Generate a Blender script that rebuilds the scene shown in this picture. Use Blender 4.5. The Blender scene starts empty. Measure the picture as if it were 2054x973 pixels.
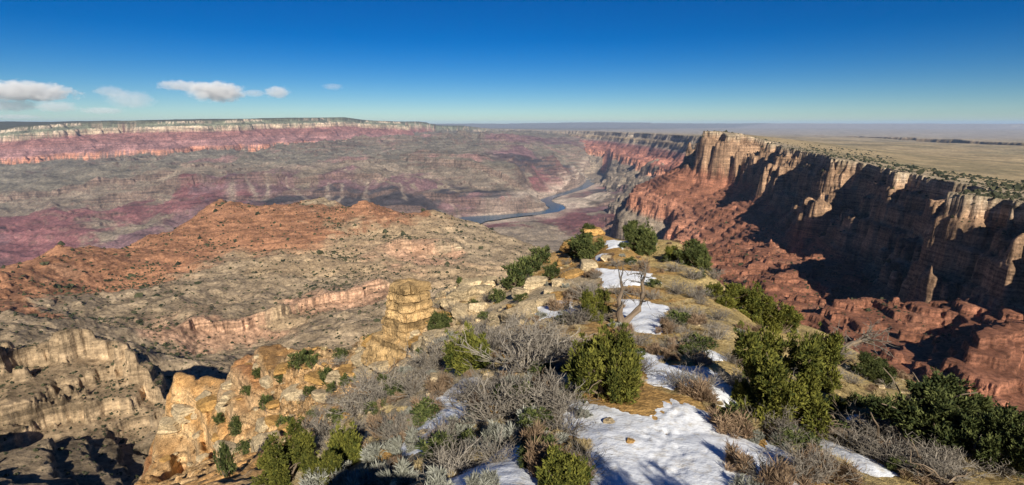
import bpy, math, random
import numpy as np
R = math.radians
# ------------------------------------------------------------------ camera, sky, sun, exposure
scene = bpy.context.scene
col = scene.collection
F, U0, V0, PITCH = 1063.0, 1027.0, 486.5, R(12.6)
cam = bpy.data.cameras.new('camera'); camo = bpy.data.objects.new('camera', cam); col.objects.link(camo)
cam.sensor_fit = 'HORIZONTAL'; cam.angle = 2*math.atan(U0/F); cam.clip_start = 0.1; cam.clip_end = 400000
camo.location = (0, 0, 0); camo.rotation_euler = (math.pi/2 - PITCH, 0, 0)
scene.camera = camo
SUN_EL, SUN_AZ = R(31), R(-12)          # azimuth the light travels towards, from +Y, negative = left
world = bpy.data.worlds.new('World'); scene.world = world; world.use_nodes = True
wn, wl = world.node_tree.nodes, world.node_tree.links
wn.clear()
wo = wn.new('ShaderNodeOutputWorld'); bg = wn.new('ShaderNodeBackground'); sk = wn.new('ShaderNodeTexSky')
sk.sky_type = 'NISHITA'; sk.sun_disc = False; sk.sun_elevation = SUN_EL; sk.altitude = 2300
sk.air_density = 1.0; sk.dust_density = 0.0; sk.ozone_density = 4.0
sd = (-math.sin(SUN_AZ)*math.cos(SUN_EL), -math.cos(SUN_AZ)*math.cos(SUN_EL), math.sin(SUN_EL))   # towards the sun
sk.sun_rotation = math.atan2(sd[0], sd[1])
hs = wn.new('ShaderNodeHueSaturation'); hs.inputs['Saturation'].default_value = 1.5; hs.inputs['Value'].default_value = .67; hs.inputs['Hue'].default_value = .505
wl.new(sk.outputs[0], hs.inputs['Color']); gm = wn.new('ShaderNodeGamma'); gm.inputs[1].default_value = 1.2; wl.new(hs.outputs[0], gm.inputs[0]); wl.new(gm.outputs[0], bg.inputs[0]); wl.new(bg.outputs[0], wo.inputs[0])
bg.inputs[1].default_value = 0.05
sun = bpy.data.lights.new('sun', 'SUN'); suno = bpy.data.objects.new('sun', sun); col.objects.link(suno)
sun.energy = 4.9; sun.angle = R(0.5); sun.color = (1.0, 0.94, 0.82)
from mathutils import Vector
suno.rotation_euler = Vector(sd).to_track_quat('Z', 'Y').to_euler(); suno.location = (0, 0, 500)
vs = scene.view_settings
vs.view_transform = 'Standard'; vs.look = 'None'; vs.gamma = 1; vs.use_curve_mapping = False; vs.exposure = 0.5
scene.render.engine = 'CYCLES'
scene.cycles.volume_bounces = 2; scene.cycles.transparent_max_bounces = 12; scene.cycles.max_bounces = 6

# ------------------------------------------------------------------ numpy helpers
def pdir(u, v):
    x = (np.asarray(u, float)-U0)/F; up = (V0-np.asarray(v, float))/F
    c, s = math.cos(PITCH), math.sin(PITCH)
    return x, c+up*s, -s+up*c
def P(u, v, s):
    x, y, z = pdir(u, v); return x*s, y*s, z*s
def PZ(u, v, z0):
    x, y, z = pdir(u, v); s = z0/z; return x*s, y*s, z0
def _h(ix, iy, seed):
    h = (ix.astype(np.uint32)*np.uint32(374761393)) ^ (iy.astype(np.uint32)*np.uint32(668265263)) ^ np.uint32((seed*2246822519) & 0xffffffff)
    h = (h ^ (h >> np.uint32(13)))*np.uint32(1274126177)
    h = (h ^ (h >> np.uint32(16)))*np.uint32(2246822519)
    return (h ^ (h >> np.uint32(15)))
GA = np.linspace(0, 2*np.pi, 256, endpoint=False); GX, GY = np.cos(GA).astype(np.float32), np.sin(GA).astype(np.float32)
def pn(x, y, seed=0):
    x = np.asarray(x, np.float64); y = np.asarray(y, np.float64)
    fx, fy = np.floor(x), np.floor(y); ix, iy = fx.astype(np.int64), fy.astype(np.int64)
    dx, dy = (x-fx).astype(np.float32), (y-fy).astype(np.float32)
    u, v = dx*dx*dx*(dx*(dx*6-15)+10), dy*dy*dy*(dy*(dy*6-15)+10)
    def g(ox, oy):
        k = _h(ix+ox, iy+oy, seed) & np.uint32(255)
        return GX[k]*(dx-ox)+GY[k]*(dy-oy)
    a, b, c, d = g(0, 0), g(1, 0), g(0, 1), g(1, 1)
    return 1.5*((a+(b-a)*u)*(1-v)+(c+(d-c)*u)*v)
def fbm(x, y, wl, octs=4, seed=0, gain=.5):
    r = 0; a = 1.; t = 0
    for i in range(octs):
        r = r+a*pn(x/wl, y/wl, seed+i*17); t += a; a *= gain; wl = wl*.5
    return r/t*1.4
def ridged(x, y, wl, octs=4, seed=0, gain=.5):
    r = 0; a = 1.; t = 0
    for i in range(octs):
        r = r+a*(1-2*np.abs(pn(x/wl, y/wl, seed+i*17))); t += a; a *= gain; wl = wl*.5
    return r/t
def sstep(a, b, x):
    t = np.clip((x-a)/(b-a), 0, 1); return t*t*(3-2*t)
class RBF:                                # smooth surface through known points
    def __init__(s, q, val, c=0.0, lam=1e-3):
        s.q = np.asarray(q, float); s.c = c; n = len(s.q)
        d = np.sqrt(((s.q[:, None]-s.q[None])**2).sum(-1)+c*c)
        A = np.zeros((n+3, n+3)); A[:n, :n] = d-lam*np.eye(n)*d.mean(); A[:n, n] = 1; A[:n, n+1:] = s.q
        A[n:, :n] = A[:n, n:].T
        b = np.zeros(n+3); b[:n] = val; s.w = np.linalg.solve(A, b)
    def __call__(s, qx, qy):
        qx = np.asarray(qx, np.float32); sh = qx.shape; qx = qx.ravel(); qy = np.asarray(qy, np.float32).ravel()
        r = s.w[len(s.q)]+s.w[-2]*qx+s.w[-1]*qy
        for i, (a, b) in enumerate(s.q.astype(np.float32)):
            r += np.float32(s.w[i])*np.sqrt((qx-a)**2+(qy-b)**2+np.float32(s.c*s.c))
        return r.reshape(sh)
def lp(x, y):                             # conformal log-polar plan coordinates
    return np.arctan2(x, y), .5*np.log(np.maximum(x*x+y*y, 1e-3))

# ------------------------------------------------------------------ mesh / object helpers
def tag(o, label=None, cat=None, group=None, kind=None):
    if label: o['label'] = label
    if cat: o['category'] = cat
    if group: o['group'] = group
    if kind: o['kind'] = kind
    return o
def raw_mesh(name, V, Fc, mats, smooth=False, midx=None):
    V = np.asarray(V, np.float32); me = bpy.data.meshes.new(name)
    if isinstance(Fc, np.ndarray):
        n, k = Fc.shape; loops = Fc.ravel().astype(np.int32); st = np.arange(n, dtype=np.int32)*k
    else:
        ln = np.array([len(f) for f in Fc], np.int32); n = len(ln)
        loops = np.concatenate([np.asarray(f, np.int32) for f in Fc]); st = np.concatenate([[0], np.cumsum(ln)[:-1]]).astype(np.int32)
    me.vertices.add(len(V)); me.vertices.foreach_set('co', V.ravel())
    me.loops.add(len(loops)); me.loops.foreach_set('vertex_index', loops)
    me.polygons.add(n); me.polygons.foreach_set('loop_start', st)
    if midx is not None: me.polygons.foreach_set('material_index', np.asarray(midx, np.int32))
    me.polygons.foreach_set('use_smooth', np.full(n, smooth))
    for m in (mats if isinstance(mats, (list, tuple)) else [mats]): me.materials.append(m)
    me.update(calc_edges=True); me.validate()
    return me
def link(name, me, parent=None):
    o = bpy.data.objects.new(name, me); col.objects.link(o)
    if parent: o.parent = parent
    return o
def set_col(me, name, C):
    a = me.color_attributes.new(name, 'FLOAT_COLOR', 'POINT')
    C4 = np.ones((len(C), 4), np.float32); C4[:, :3] = C; a.data.foreach_set('color', C4.ravel())
def grid_faces(nr, nc):
    i = np.arange(nr-1)[:, None]*nc+np.arange(nc-1)[None]
    i = i.ravel(); return np.stack([i, i+1, i+nc+1, i+nc], 1)

# ------------------------------------------------------------------ materials
def mat(name):
    m = bpy.data.materials.new(name); m.use_nodes = True; nt = m.node_tree; nt.nodes.clear()
    out = nt.nodes.new('ShaderNodeOutputMaterial'); b = nt.nodes.new('ShaderNodeBsdfPrincipled')
    b.inputs['Roughness'].default_value = .9; b.inputs['Specular IOR Level'].default_value = .15
    nt.links.new(b.outputs[0], out.inputs[0])
    return m, nt, b
class NT:
    def __init__(s, nt): s.nt = nt
    def n(s, t, **kw):
        x = s.nt.nodes.new('ShaderNode'+t)
        for k, v in kw.items(): setattr(x, k, v)
        return x
    def l(s, a, b): s.nt.links.new(a, b)
    def noise(s, vec, scale, detail=4, rough=.55):
        x = s.n('TexNoise'); x.inputs['Scale'].default_value = scale; x.inputs['Detail'].default_value = detail; x.inputs['Roughness'].default_value = rough
        if vec is not None: s.l(vec, x.inputs['Vector'])
        return x.outputs['Fac']
    def ramp(s, fac, stops):
        x = s.n('ValToRGB'); e = x.color_ramp.elements
        while len(e) < len(stops): e.new(.5)
        for k, (p, c) in zip(e, stops):
            k.position = p; k.color = (*c, 1) if not isinstance(c, (int, float)) else (c, c, c, 1)
        s.l(fac, x.inputs[0]); return x.outputs[0]
    def mul(s, a, b, f=1.0):
        x = s.n('MixRGB', blend_type='MULTIPLY'); x.inputs[0].default_value = f; s.l(a, x.inputs[1]); s.l(b, x.inputs[2]); return x.outputs[0]
    def mix(s, fac, a, b):
        x = s.n('MixRGB')
        if isinstance(fac, float): x.inputs[0].default_value = fac
        else: s.l(fac, x.inputs[0])
        for q, i in ((a, 1), (b, 2)):
            if isinstance(q, tuple): x.inputs[i].default_value = (*q, 1)
            else: s.l(q, x.inputs[i])
        return x.outputs[0]
    def scaled(s, vec, sc):
        x = s.n('VectorMath', operation='MULTIPLY'); x.inputs[1].default_value = sc; s.l(vec, x.inputs[0]); return x.outputs[0]
    def bump(s, h, strength, dist, b):
        x = s.n('Bump'); x.inputs['Strength'].default_value = strength; x.inputs['Distance'].default_value = dist
        s.l(h, x.inputs['Height']); s.l(x.outputs[0], b.inputs['Normal'])
def rock_mat(name, unit, bump=.6):
    """geology colour of the beds x bed-parallel banding x mottling; unit = metres of the finest grain"""
    m, nt, b = mat(name); g = NT(nt)
    geo = g.n('Attribute', attribute_name='geo').outputs['Color']
    pos = g.n('NewGeometry').outputs['Position']
    nrm = g.n('NewGeometry').outputs['True Normal']; sx = g.n('SeparateXYZ'); g.l(nrm, sx.inputs[0])
    steep = g.ramp(sx.outputs['Z'], [(.45, 1.), (.85, .12)])
    beds = g.noise(g.scaled(pos, (.015/unit, .015/unit, .42/unit)), 1, 5, .7)
    flute = g.noise(g.scaled(pos, (.30/unit, .30/unit, .045/unit)), 1, 5, .65)
    mott = g.noise(pos, .045/unit, 6, .7); grit = g.noise(pos, .34/unit, 5, .8)
    c = g.mul(geo, g.mix(steep, (1, 1, 1), g.ramp(beds, [(.34, .42), (.5, 1.0), (.66, 1.55)])))
    c = g.mul(c, g.mix(steep, (1, 1, 1), g.ramp(flute, [(.3, .8), (.5, 1.0), (.7, 1.12)])))
    c = g.mul(c, g.ramp(mott, [(.32, .66), (.5, 1.0), (.68, 1.3)]))
    c = g.mul(c, g.ramp(grit, [(.34, .45), (.5, 1.0), (.66, 1.5)]))
    g.l(c, b.inputs['Base Color'])
    s1 = g.n('Math', operation='MULTIPLY'); g.l(flute, s1.inputs[0]); g.l(steep, s1.inputs[1])
    s2 = g.n('Math', operation='ADD'); g.l(s1.outputs[0], s2.inputs[0]); g.l(grit, s2.inputs[1])
    g.bump(s2.outputs[0], bump, unit*1.6, b)
    return m

# ------------------------------------------------------------------ canyon landform
KAI = np.array((.40, .32, .235)); TREE = np.array((.075, .075, .05)); COC = np.array((.385, .29, .20)); SUP = np.array((.27, .115, .08)); BRK = np.array((.205, .088, .052)); SUN_ = np.array((.20, .105, .095)); WLB = np.array((.25, .155, .093))
HER = np.array((.21, .10, .085)); RED = np.array((.40, .18, .11)); TON = np.array((.155, .132, .098)); DOX = np.array((.185, .078, .075))
GRY = np.array((.215, .168, .122)); GRM = np.array((.30, .225, .145)); BAS = np.array((.065, .055, .056)); SND = np.array((.48, .38, .29)); ORG = np.array((.315, .155, .085))
TAN = np.array((.37, .265, .16)); PUR = np.array((.165, .095, .095)); PLT = np.array((.36, .27, .15)); PNK = np.array((.43, .26, .165)); DES = np.array((.315, .275, .235))
# inner canyon: pixel, camera-axis depth, bed colour
B = [ # basin west of the river
 (-80, 356, 9900, TON), (60, 354, 10000, TON), (180, 344, 10300, TON), (300, 332, 10500, TON), (420, 335, 11000, TON), (560, 320, 12500, TON), (680, 312, 13500, TON),
 (-80, 388, 8600, TON), (60, 380, 8800, TON), (200, 364, 9200, TON), (330, 350, 9700, TON), (430, 342, 9900, GRY), (560, 335, 11000, TON), (700, 330, 12000, TON),
 (-80, 412, 8200, TON), (40, 400, 8350, TON), (150, 386, 8500, TON), (280, 366, 8900, GRY),
 (-80, 426, 7900, GRY), (60, 412, 8000, GRY), (200, 396, 8200, GRY), (300, 390, 8300, GRY), (380, 380, 8500, DOX), (420, 362, 9200, GRY), (520, 362, 9300, GRY), (640, 362, 9300, GRY),
 (-80, 470, 6900, DOX), (60, 450, 7200, DOX), (170, 430, 7500, DOX), (300, 415, 7700, DOX), (230, 470, 6900, GRY), (420, 410, 7900, DOX), (100, 500, 6400, DOX), (-80, 540, 6000, PUR), (280, 500, 6500, PUR), (400, 450, 7000, PUR),
 (450, 374, 8800, PUR), (560, 372, 8900, PUR), (700, 370, 8950, PUR), (840, 366, 9300, PUR), (900, 392, 8900, BAS),
 (470, 405, 8000, PUR), (560, 402, 8000, BAS), (660, 408, 8000, BAS), (760, 408, 8000, BAS), (850, 415, 8000, BAS), (600, 430, 7400, PUR), (760, 438, 7400, DOX), (880, 436, 7900, DOX),
 # tan mesa with cliff edge, fans below
 (760, 318, 11500, TON), (830, 320, 11100, TON), (900, 326, 10900, TON), (980, 334, 10800, TON), (1040, 342, 10900, TON), (820, 340, 10300, GRY), (900, 348, 10200, GRY), (980, 356, 10100, GRY), (760, 345, 9900, GRY),
 (800, 366, 9500, GRY), (880, 385, 9200, GRY), (960, 392, 9100, GRY), (1030, 385, 9300, GRY),
 (960, 402, 8800, BAS), (1020, 398, 8950, BAS), (1060, 396, 9100, BAS), (950, 424, 8600, PUR), (1030, 422, 8800, BAS), (1060, 420, 8900, DOX),
 # dark hills by the river
 (1055, 352, 11800, BAS), (1110, 340, 12600, BAS), (1150, 350, 13200, BAS), (1085, 368, 11800, DOX), (1155, 368, 12800, DOX), (1090, 386, 11300, DOX), (1060, 378, 11000, GRY),
 # far centre
 (850, 300, 14500, TON), (950, 300, 15500, TON), (880, 278, 18500, TON), (1030, 285, 17500, PUR), (1000, 300, 15500, GRY), (1100, 310, 15500, TON), (1040, 310, 14500, PUR), (1180, 322, 15500, GRY), (760, 292, 15500, GRY), (930, 285, 17000, TON), (1020, 270, 20000, TON),
 # east bank terraces
 (1230, 345, 12000, GRY), (1300, 345, 10000, GRY), (1240, 362, 11500, BAS), (1290, 362, 10000, GRY), (1340, 372, 8400, GRY), (1290, 385, 9000, GRY), (1230, 392, 9800, PUR), (1240, 405, 9200, PUR), (1310, 398, 8300, GRY), (1340, 402, 7600, GRY),
 (1200, 405, 9600, GRY), (1160, 400, 10000, SND), (1210, 425, 8900, PUR), (1250, 425, 8300, GRY), (1320, 420, 7200, GRY), (1210, 443, 8400, DOX), (1270, 447, 7900, DOX), (1320, 447, 6800, RED), (1140, 435, 8900, DOX), (1150, 460, 7900, DOX), (1080, 455, 7900, GRY), (1040, 470, 7300, GRY), (1000, 455, 8000, DOX), (1110, 480, 7000, GRY), (1180, 500, 6500, GRY), (1330, 490, 5000, DOX),
]
RIVER_PX = [(925, 446), (948, 440), (975, 437), (1010, 434), (1050, 430), (1080, 428), (1105, 424), (1118, 418), (1112, 412), (1098, 407), (1094, 401), (1112, 394), (1140, 386), (1165, 378), (1182, 369), (1188, 361), (1186, 353)]
ZR = -1462.
RIV = np.array([PZ(u, v, ZR)[:2] for u, v in RIVER_PX])
WID = np.interp(np.arange(len(RIV)), [0, 1.5, 3, 5, 6, 8, 11, 14, 16], [300, 270, 150, 130, 140, 170, 95, 140, 170])
# near-left spur: red crest, grey slopes, gully
B2 = [
 (-120, 600, 1000, ORG), (0, 556, 1250, ORG), (60, 535, 1400, ORG), (120, 508, 1600, ORG), (190, 520, 1640, ORG), (300, 484, 1950, ORG), (390, 450, 2200, ORG), (440, 420, 2400, ORG), (480, 426, 2420, ORG), (560, 424, 2450, ORG), (600, 418, 2480, ORG), (650, 413, 2550, GRY), (690, 428, 2400, ORG), (730, 420, 2350, ORG), (770, 435, 2330, ORG), (830, 436, 2330, ORG), (870, 434, 2330, TAN), (930, 446, 2300, GRY), (980, 466, 2180, GRY), (1030, 490, 2080, GRY), (1080, 505, 2000, GRY),
 (60, 590, 1230, ORG), (200, 570, 1400, ORG), (330, 530, 1650, ORG), (450, 480, 1950, ORG), (600, 470, 2050, ORG), (740, 470, 2020, TAN), (850, 470, 2020, TAN), (930, 500, 1850, GRY),
 (0, 640, 960, ORG), (150, 630, 1050, GRY), (300, 600, 1180, GRY), (450, 560, 1420, GRY), (600, 530, 1580, TAN), (720, 530, 1550, TAN), (850, 520, 1650, PNK), (940, 540, 1500, TAN),
 (480, 640, 1110, GRY), (600, 580, 1330, GRY), (700, 570, 1360, GRY), (800, 570, 1400, TAN),
 (400, 690, 980, PNK), (500, 680, 1020, PNK), (580, 640, 1110, TAN), (630, 610, 1190, PNK), (720, 600, 1230, PNK),
 (350, 745, 880, GRY), (450, 735, 900, GRY), (550, 715, 940, GRY), (650, 680, 1010, GRY), (750, 650, 1060, GRY), (850, 620, 1150, GRY), (950, 610, 1200, GRY),
 (-120, 720, 640, GRY), (0, 690, 760, GRY), (120, 690, 800, GRY), (250, 690, 900, GRY), (60, 760, 560, GRY), (200, 740, 660, GRY), (290, 750, 680, GRY), (300, 798, 680, GRY), (340, 812, 690, GRY), (360, 850, 620, GRY),
 (-120, 830, 370, GRY), (0, 815, 410, TAN), (100, 790, 450, TAN), (200, 785, 470, TAN), (290, 800, 450, TAN), (320, 830, 440, TAN),
 (-120, 960, 300, TAN), (0, 905, 355, TAN), (120, 895, 380, TAN), (230, 870, 400, TAN), (310, 870, 420, TAN), (200, 930, 370, GRY), (290, 905, 400, GRY), (60, 960, 340, GRY), (330, 940, 380, GRY), (-60, 1000, 310, GRY), (450, 1000, 350, GRY),
]
B2 += [ # ledgy red benches under the right wall
 (2054, 690, 900, BRK), (1950, 670, 920, BRK), (1860, 640, 1010, BRK), (1770, 605, 1170, BRK), (1700, 585, 1320, BRK), (1640, 565, 1520, BRK), (1590, 530, 1800, BRK), (1540, 505, 2080, BRK), (1470, 500, 2320, BRK),
 (2080, 800, 640, BRK), (1980, 760, 690, BRK), (1880, 740, 750, BRK), (1780, 700, 860, BRK), (1700, 660, 1000, BRK), (1630, 620, 1180, BRK), (1560, 570, 1480, BRK), (1500, 545, 1740, BRK), (2150, 740, 800, BRK), (2150, 660, 950, BRK),
]
BH = [ # hidden ground: (azimuth deg, range, z)
 (-60, 2600, -900), (-50, 2700, -950), (-42, 3000, -950), (-35, 3300, -1000), (-28, 3600, -1000), (-20, 3800, -1000), (-12, 3700, -1000), (-5, 3500, -950), (2, 3200, -900), (8, 2600, -800),
 (-60, 1900, -640), (-48, 2350, -640), (-38, 2700, -660), (-30, 3020, -640), (-22, 3180, -640), (-15, 3080, -640), (-8, 2950, -650), (0, 2700, -640),
 (-60, 4600, -1330), (-45, 4800, -1350), (-30, 5000, -1360), (-15, 5200, -1380), (0, 5200, -1380), (8, 4500, -1150), (14, 3400, -900), (10, 1500, -560), (20, 1200, -520), (5, 900, -430),
 (-60, 220, -190), (-40, 220, -200), (-20, 250, -230), (0, 300, -280), (20, 350, -320), (40, 350, -330), (60, 300, -320), (10, 5200, -1350),
 (-62, 7000, -1300), (-62, 10000, -950),
]
_q, _z, _c, _qc = [], [], [], []
for u, v, s, c in B+[(u, v, s, (GRM if c is GRY else c)*(.74 if s < 500 else 1.)) for u, v, s, c in B2]:
    x, y, z = P(u, v, s); t = lp(x, y); _q.append(t); _z.append(max(float(z), ZR+6)); _c.append(c); _qc.append(t)
for a, r, z in BH: _q.append((R(a), math.log(r))); _z.append(z)
for x, y in RIV[::2]: _q.append(lp(x, y)); _z.append(ZR+4)
BASE = RBF(_q, _z, .004, 1e-5)
_qc = np.array(_qc); _c = np.array(_c)
# rims
def RP(u, v, s): x, y, z = P(u, v, s); return (float(x), float(y), float(z))
RIM_E = [(620, -900, -150), (760, -200, -152), (900, 480, -153), RP(2054, 398, 1100), RP(1950, 370, 1330), RP(1850, 350, 1600), RP(1780, 338, 1850), RP(1690, 316, 2350), RP(1600, 300, 3000), RP(1562, 291, 3600), RP(1535, 283, 4250), RP(1490, 269, 4300), RP(1446, 264, 4050),
         RP(1428, 266, 4500), RP(1462, 268, 5200), RP(1500, 270, 5900), RP(1480, 272, 7000), RP(1425, 272, 8300), RP(1385, 272, 9800), RP(1330, 269, 12200), RP(1270, 266, 15000), RP(1215, 264, 17500), RP(1150, 262, 20500), RP(1095, 261.5, 22500), RP(1030, 259, 25500), RP(985, 258, 26500)]
RIM_N = [RP(930, 252, 23500), RP(880, 251, 22500), RP(850, 244.5, 22000), RP(795, 244, 21000), RP(772, 243.5, 19500), RP(735, 241, 19500), RP(692, 235.5, 18000), RP(620, 236.5, 16800), RP(540, 237.5, 15600), RP(470, 239.5, 14800), RP(380, 242, 14200), RP(290, 242.5, 13600), RP(200, 244, 13200), RP(110, 248, 12700), RP(40, 252, 12500), RP(0, 263, 12300), RP(-100, 268, 12000), (-16000, 9800, -150), (-22000, 6500, -150)]
POLY = RIM_E+RIM_N+[(-22000, -3000, -150)]
PXY = np.array([p[:2] for p in POLY]); PZt = np.array([p[2] for p in POLY])
RIMQ = [lp(p[0], p[1]) for p in POLY[2:-1]]
TOPQ = list(RIMQ); TOPZ = [p[2] for p in POLY[2:-1]]
for a, r, z in [(60, 1800, -175), (48, 1900, -180), (45, 3000, -235), (60, 3000, -230), (38, 3600, -225), (33, 4600, -210), (45, 6000, -300), (60, 6000, -300), (35, 7000, -290), (28, 8500, -260), (45, 11000, -330), (30, 14000, -300), (60, 12000, -340),
                (15, 24000, -320), (30, 26000, -360), (45, 26000, -380), (60, 26000, -380), (5, 32000, -330), (-4, 30000, -300), (15, 50000, -330), (45, 50000, -330), (60, 50000, -330), (0, 50000, -330), (-12, 30000, -150), (-60, 18000, -60), (-45, 22000, 60), (-30, 24000, 90), (-20, 24000, 60), (-60, 40000, -250), (-40, 50000, -250), (-20, 50000, -250), (60, 700, -160), (75, 1500, -160)]:
    TOPQ.append((R(a), math.log(r))); TOPZ.append(z)
TOP = RBF(TOPQ, TOPZ, .01, 1e-5)
def seg_dist(x, y, pts, closed=False):
    best = np.full(x.shape, 1e18); n = len(pts); k = n if closed else n-1; arg = np.zeros(x.shape, np.float32)
    for i in range(k):
        ax, ay = pts[i]; bx, by = pts[(i+1) % n]; dx, dy = bx-ax, by-ay
        t = np.clip(((x-ax)*dx+(y-ay)*dy)/(dx*dx+dy*dy), 0, 1)
        d = (x-ax-t*dx)**2+(y-ay-t*dy)**2; m = d < best; best = np.where(m, d, best); arg = np.where(m, i+t, arg)
    return np.sqrt(best), arg
def inside(x, y, pts):
    r = np.zeros(x.shape, bool); n = len(pts)
    for i in range(n):
        ax, ay = pts[i]; bx, by = pts[(i+1) % n]
        if ay == by: continue
        r ^= ((ay > y) != (by > y)) & (x < (bx-ax)*(y-ay)/(by-ay)+ax)
    return r
# wall profiles: distance out from the rim -> drop, and beds by drop
NP_d = [-1e6, 0, 40, 380, 430, 900, 960, 1250, 1300, 1620, 1680, 2700, 3400, 1e5]; NP_h = [0, 0, -75, -150, -285, -420, -450, -510, -550, -630, -815, -980, -1600, -60000]
EP_d = [-1e6, 0, 10, 44, 58, 88, 98, 128, 136, 158, 166, 188, 196, 214, 232, 235, 268, 272, 305, 309, 345, 349, 385, 389, 430, 434, 480, 485, 540, 545, 600, 606, 650, 685, 780, 950, 1e5]
EP_h = [0, 0, -42, -58, -92, -104, -150, -166, -206, -220, -258, -276, -292, -306, -316, -326, -336, -347, -356, -367, -376, -388, -397, -409, -420, -432, -444, -457, -470, -484, -496, -510, -520, -636, -690, -1500, -60000]
FP_d = [-1e6, 0, 50, 150, 200, 330, 380, 480, 510, 620, 660, 780, 830, 900, 1080, 1110, 1270, 1300, 1430, 1540, 1e5]; FP_h = [0, 0, -120, -170, -270, -330, -370, -420, -450, -490, -530, -560, -720, -760, -860, -930, -1010, -1090, -1160, -1500, -60000]
def ramp_c(h, stops, cols):
    out = np.zeros(h.shape+(3,), np.float32)
    for k in range(3): out[..., k] = np.interp(h, stops, [c[k] for c in cols])
    return out
SCARPS = [  # cliff edges crossing the slopes: top edge (pixel, depth), height, warp, run of the bench behind
 ([(-90, 426, 7900), (0, 410, 8050), (60, 402, 8150), (150, 386, 8400), (210, 376, 8600), (300, 362, 8900), (350, 352, 9100)], 130, 260, 2600),
 ([(180, 400, 8050), (280, 388, 8300), (330, 376, 8500), (420, 357, 8800), (470, 362, 8800), (560, 362, 8850), (640, 358, 8900), (700, 350, 9100), (780, 352, 9150)], 140, 220, 2200),
 ([(440, 385, 8300), (520, 384, 8350), (640, 386, 8350), (740, 388, 8400), (800, 392, 8500)], 60, 160, 900),
 ([(810, 318, 11000), (870, 325, 10800), (900, 328, 10700), (940, 334, 10500), (1000, 342, 10300), (1050, 346, 10200)], 150, 330, 2000),
 ([(850, 398, 8750), (930, 400, 8700), (1000, 400, 8750), (1062, 398, 8900)], 150, 130, 1200),
 ([(1240, 394, 9000), (1270, 392, 8700), (1335, 390, 7900)], 90, 180, 1400),
 ([(1195, 432, 8100), (1270, 437, 7700), (1335, 440, 7000)], 110, 130, 1200),
 ([(1215, 348, 11500), (1280, 350, 10300), (1350, 352, 8900)], 120, 220, 1600),
 ([(1215, 368, 10600), (1280, 370, 9600), (1350, 372, 8300)], 110, 200, 1400),
 ([(370, 686, 985), (440, 676, 1020), (500, 664, 1050), (560, 646, 1090), (600, 622, 1160), (640, 603, 1215), (670, 597, 1230), (720, 590, 1260), (790, 575, 1320)], 30, 34, 260),
 ([(780, 500, 1760), (850, 490, 1800), (900, 480, 1850), (930, 478, 1870)], 42, 40, 300),
 ([(-120, 826, 372), (0, 812, 415), (60, 800, 435), (110, 790, 450), (200, 784, 468), (290, 797, 452), (335, 815, 440)], 30, 46, 160),
 ([(-120, 880, 350), (0, 862, 382), (100, 850, 400), (210, 838, 420), (300, 845, 425)], 22, 40, 110),
]
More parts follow.
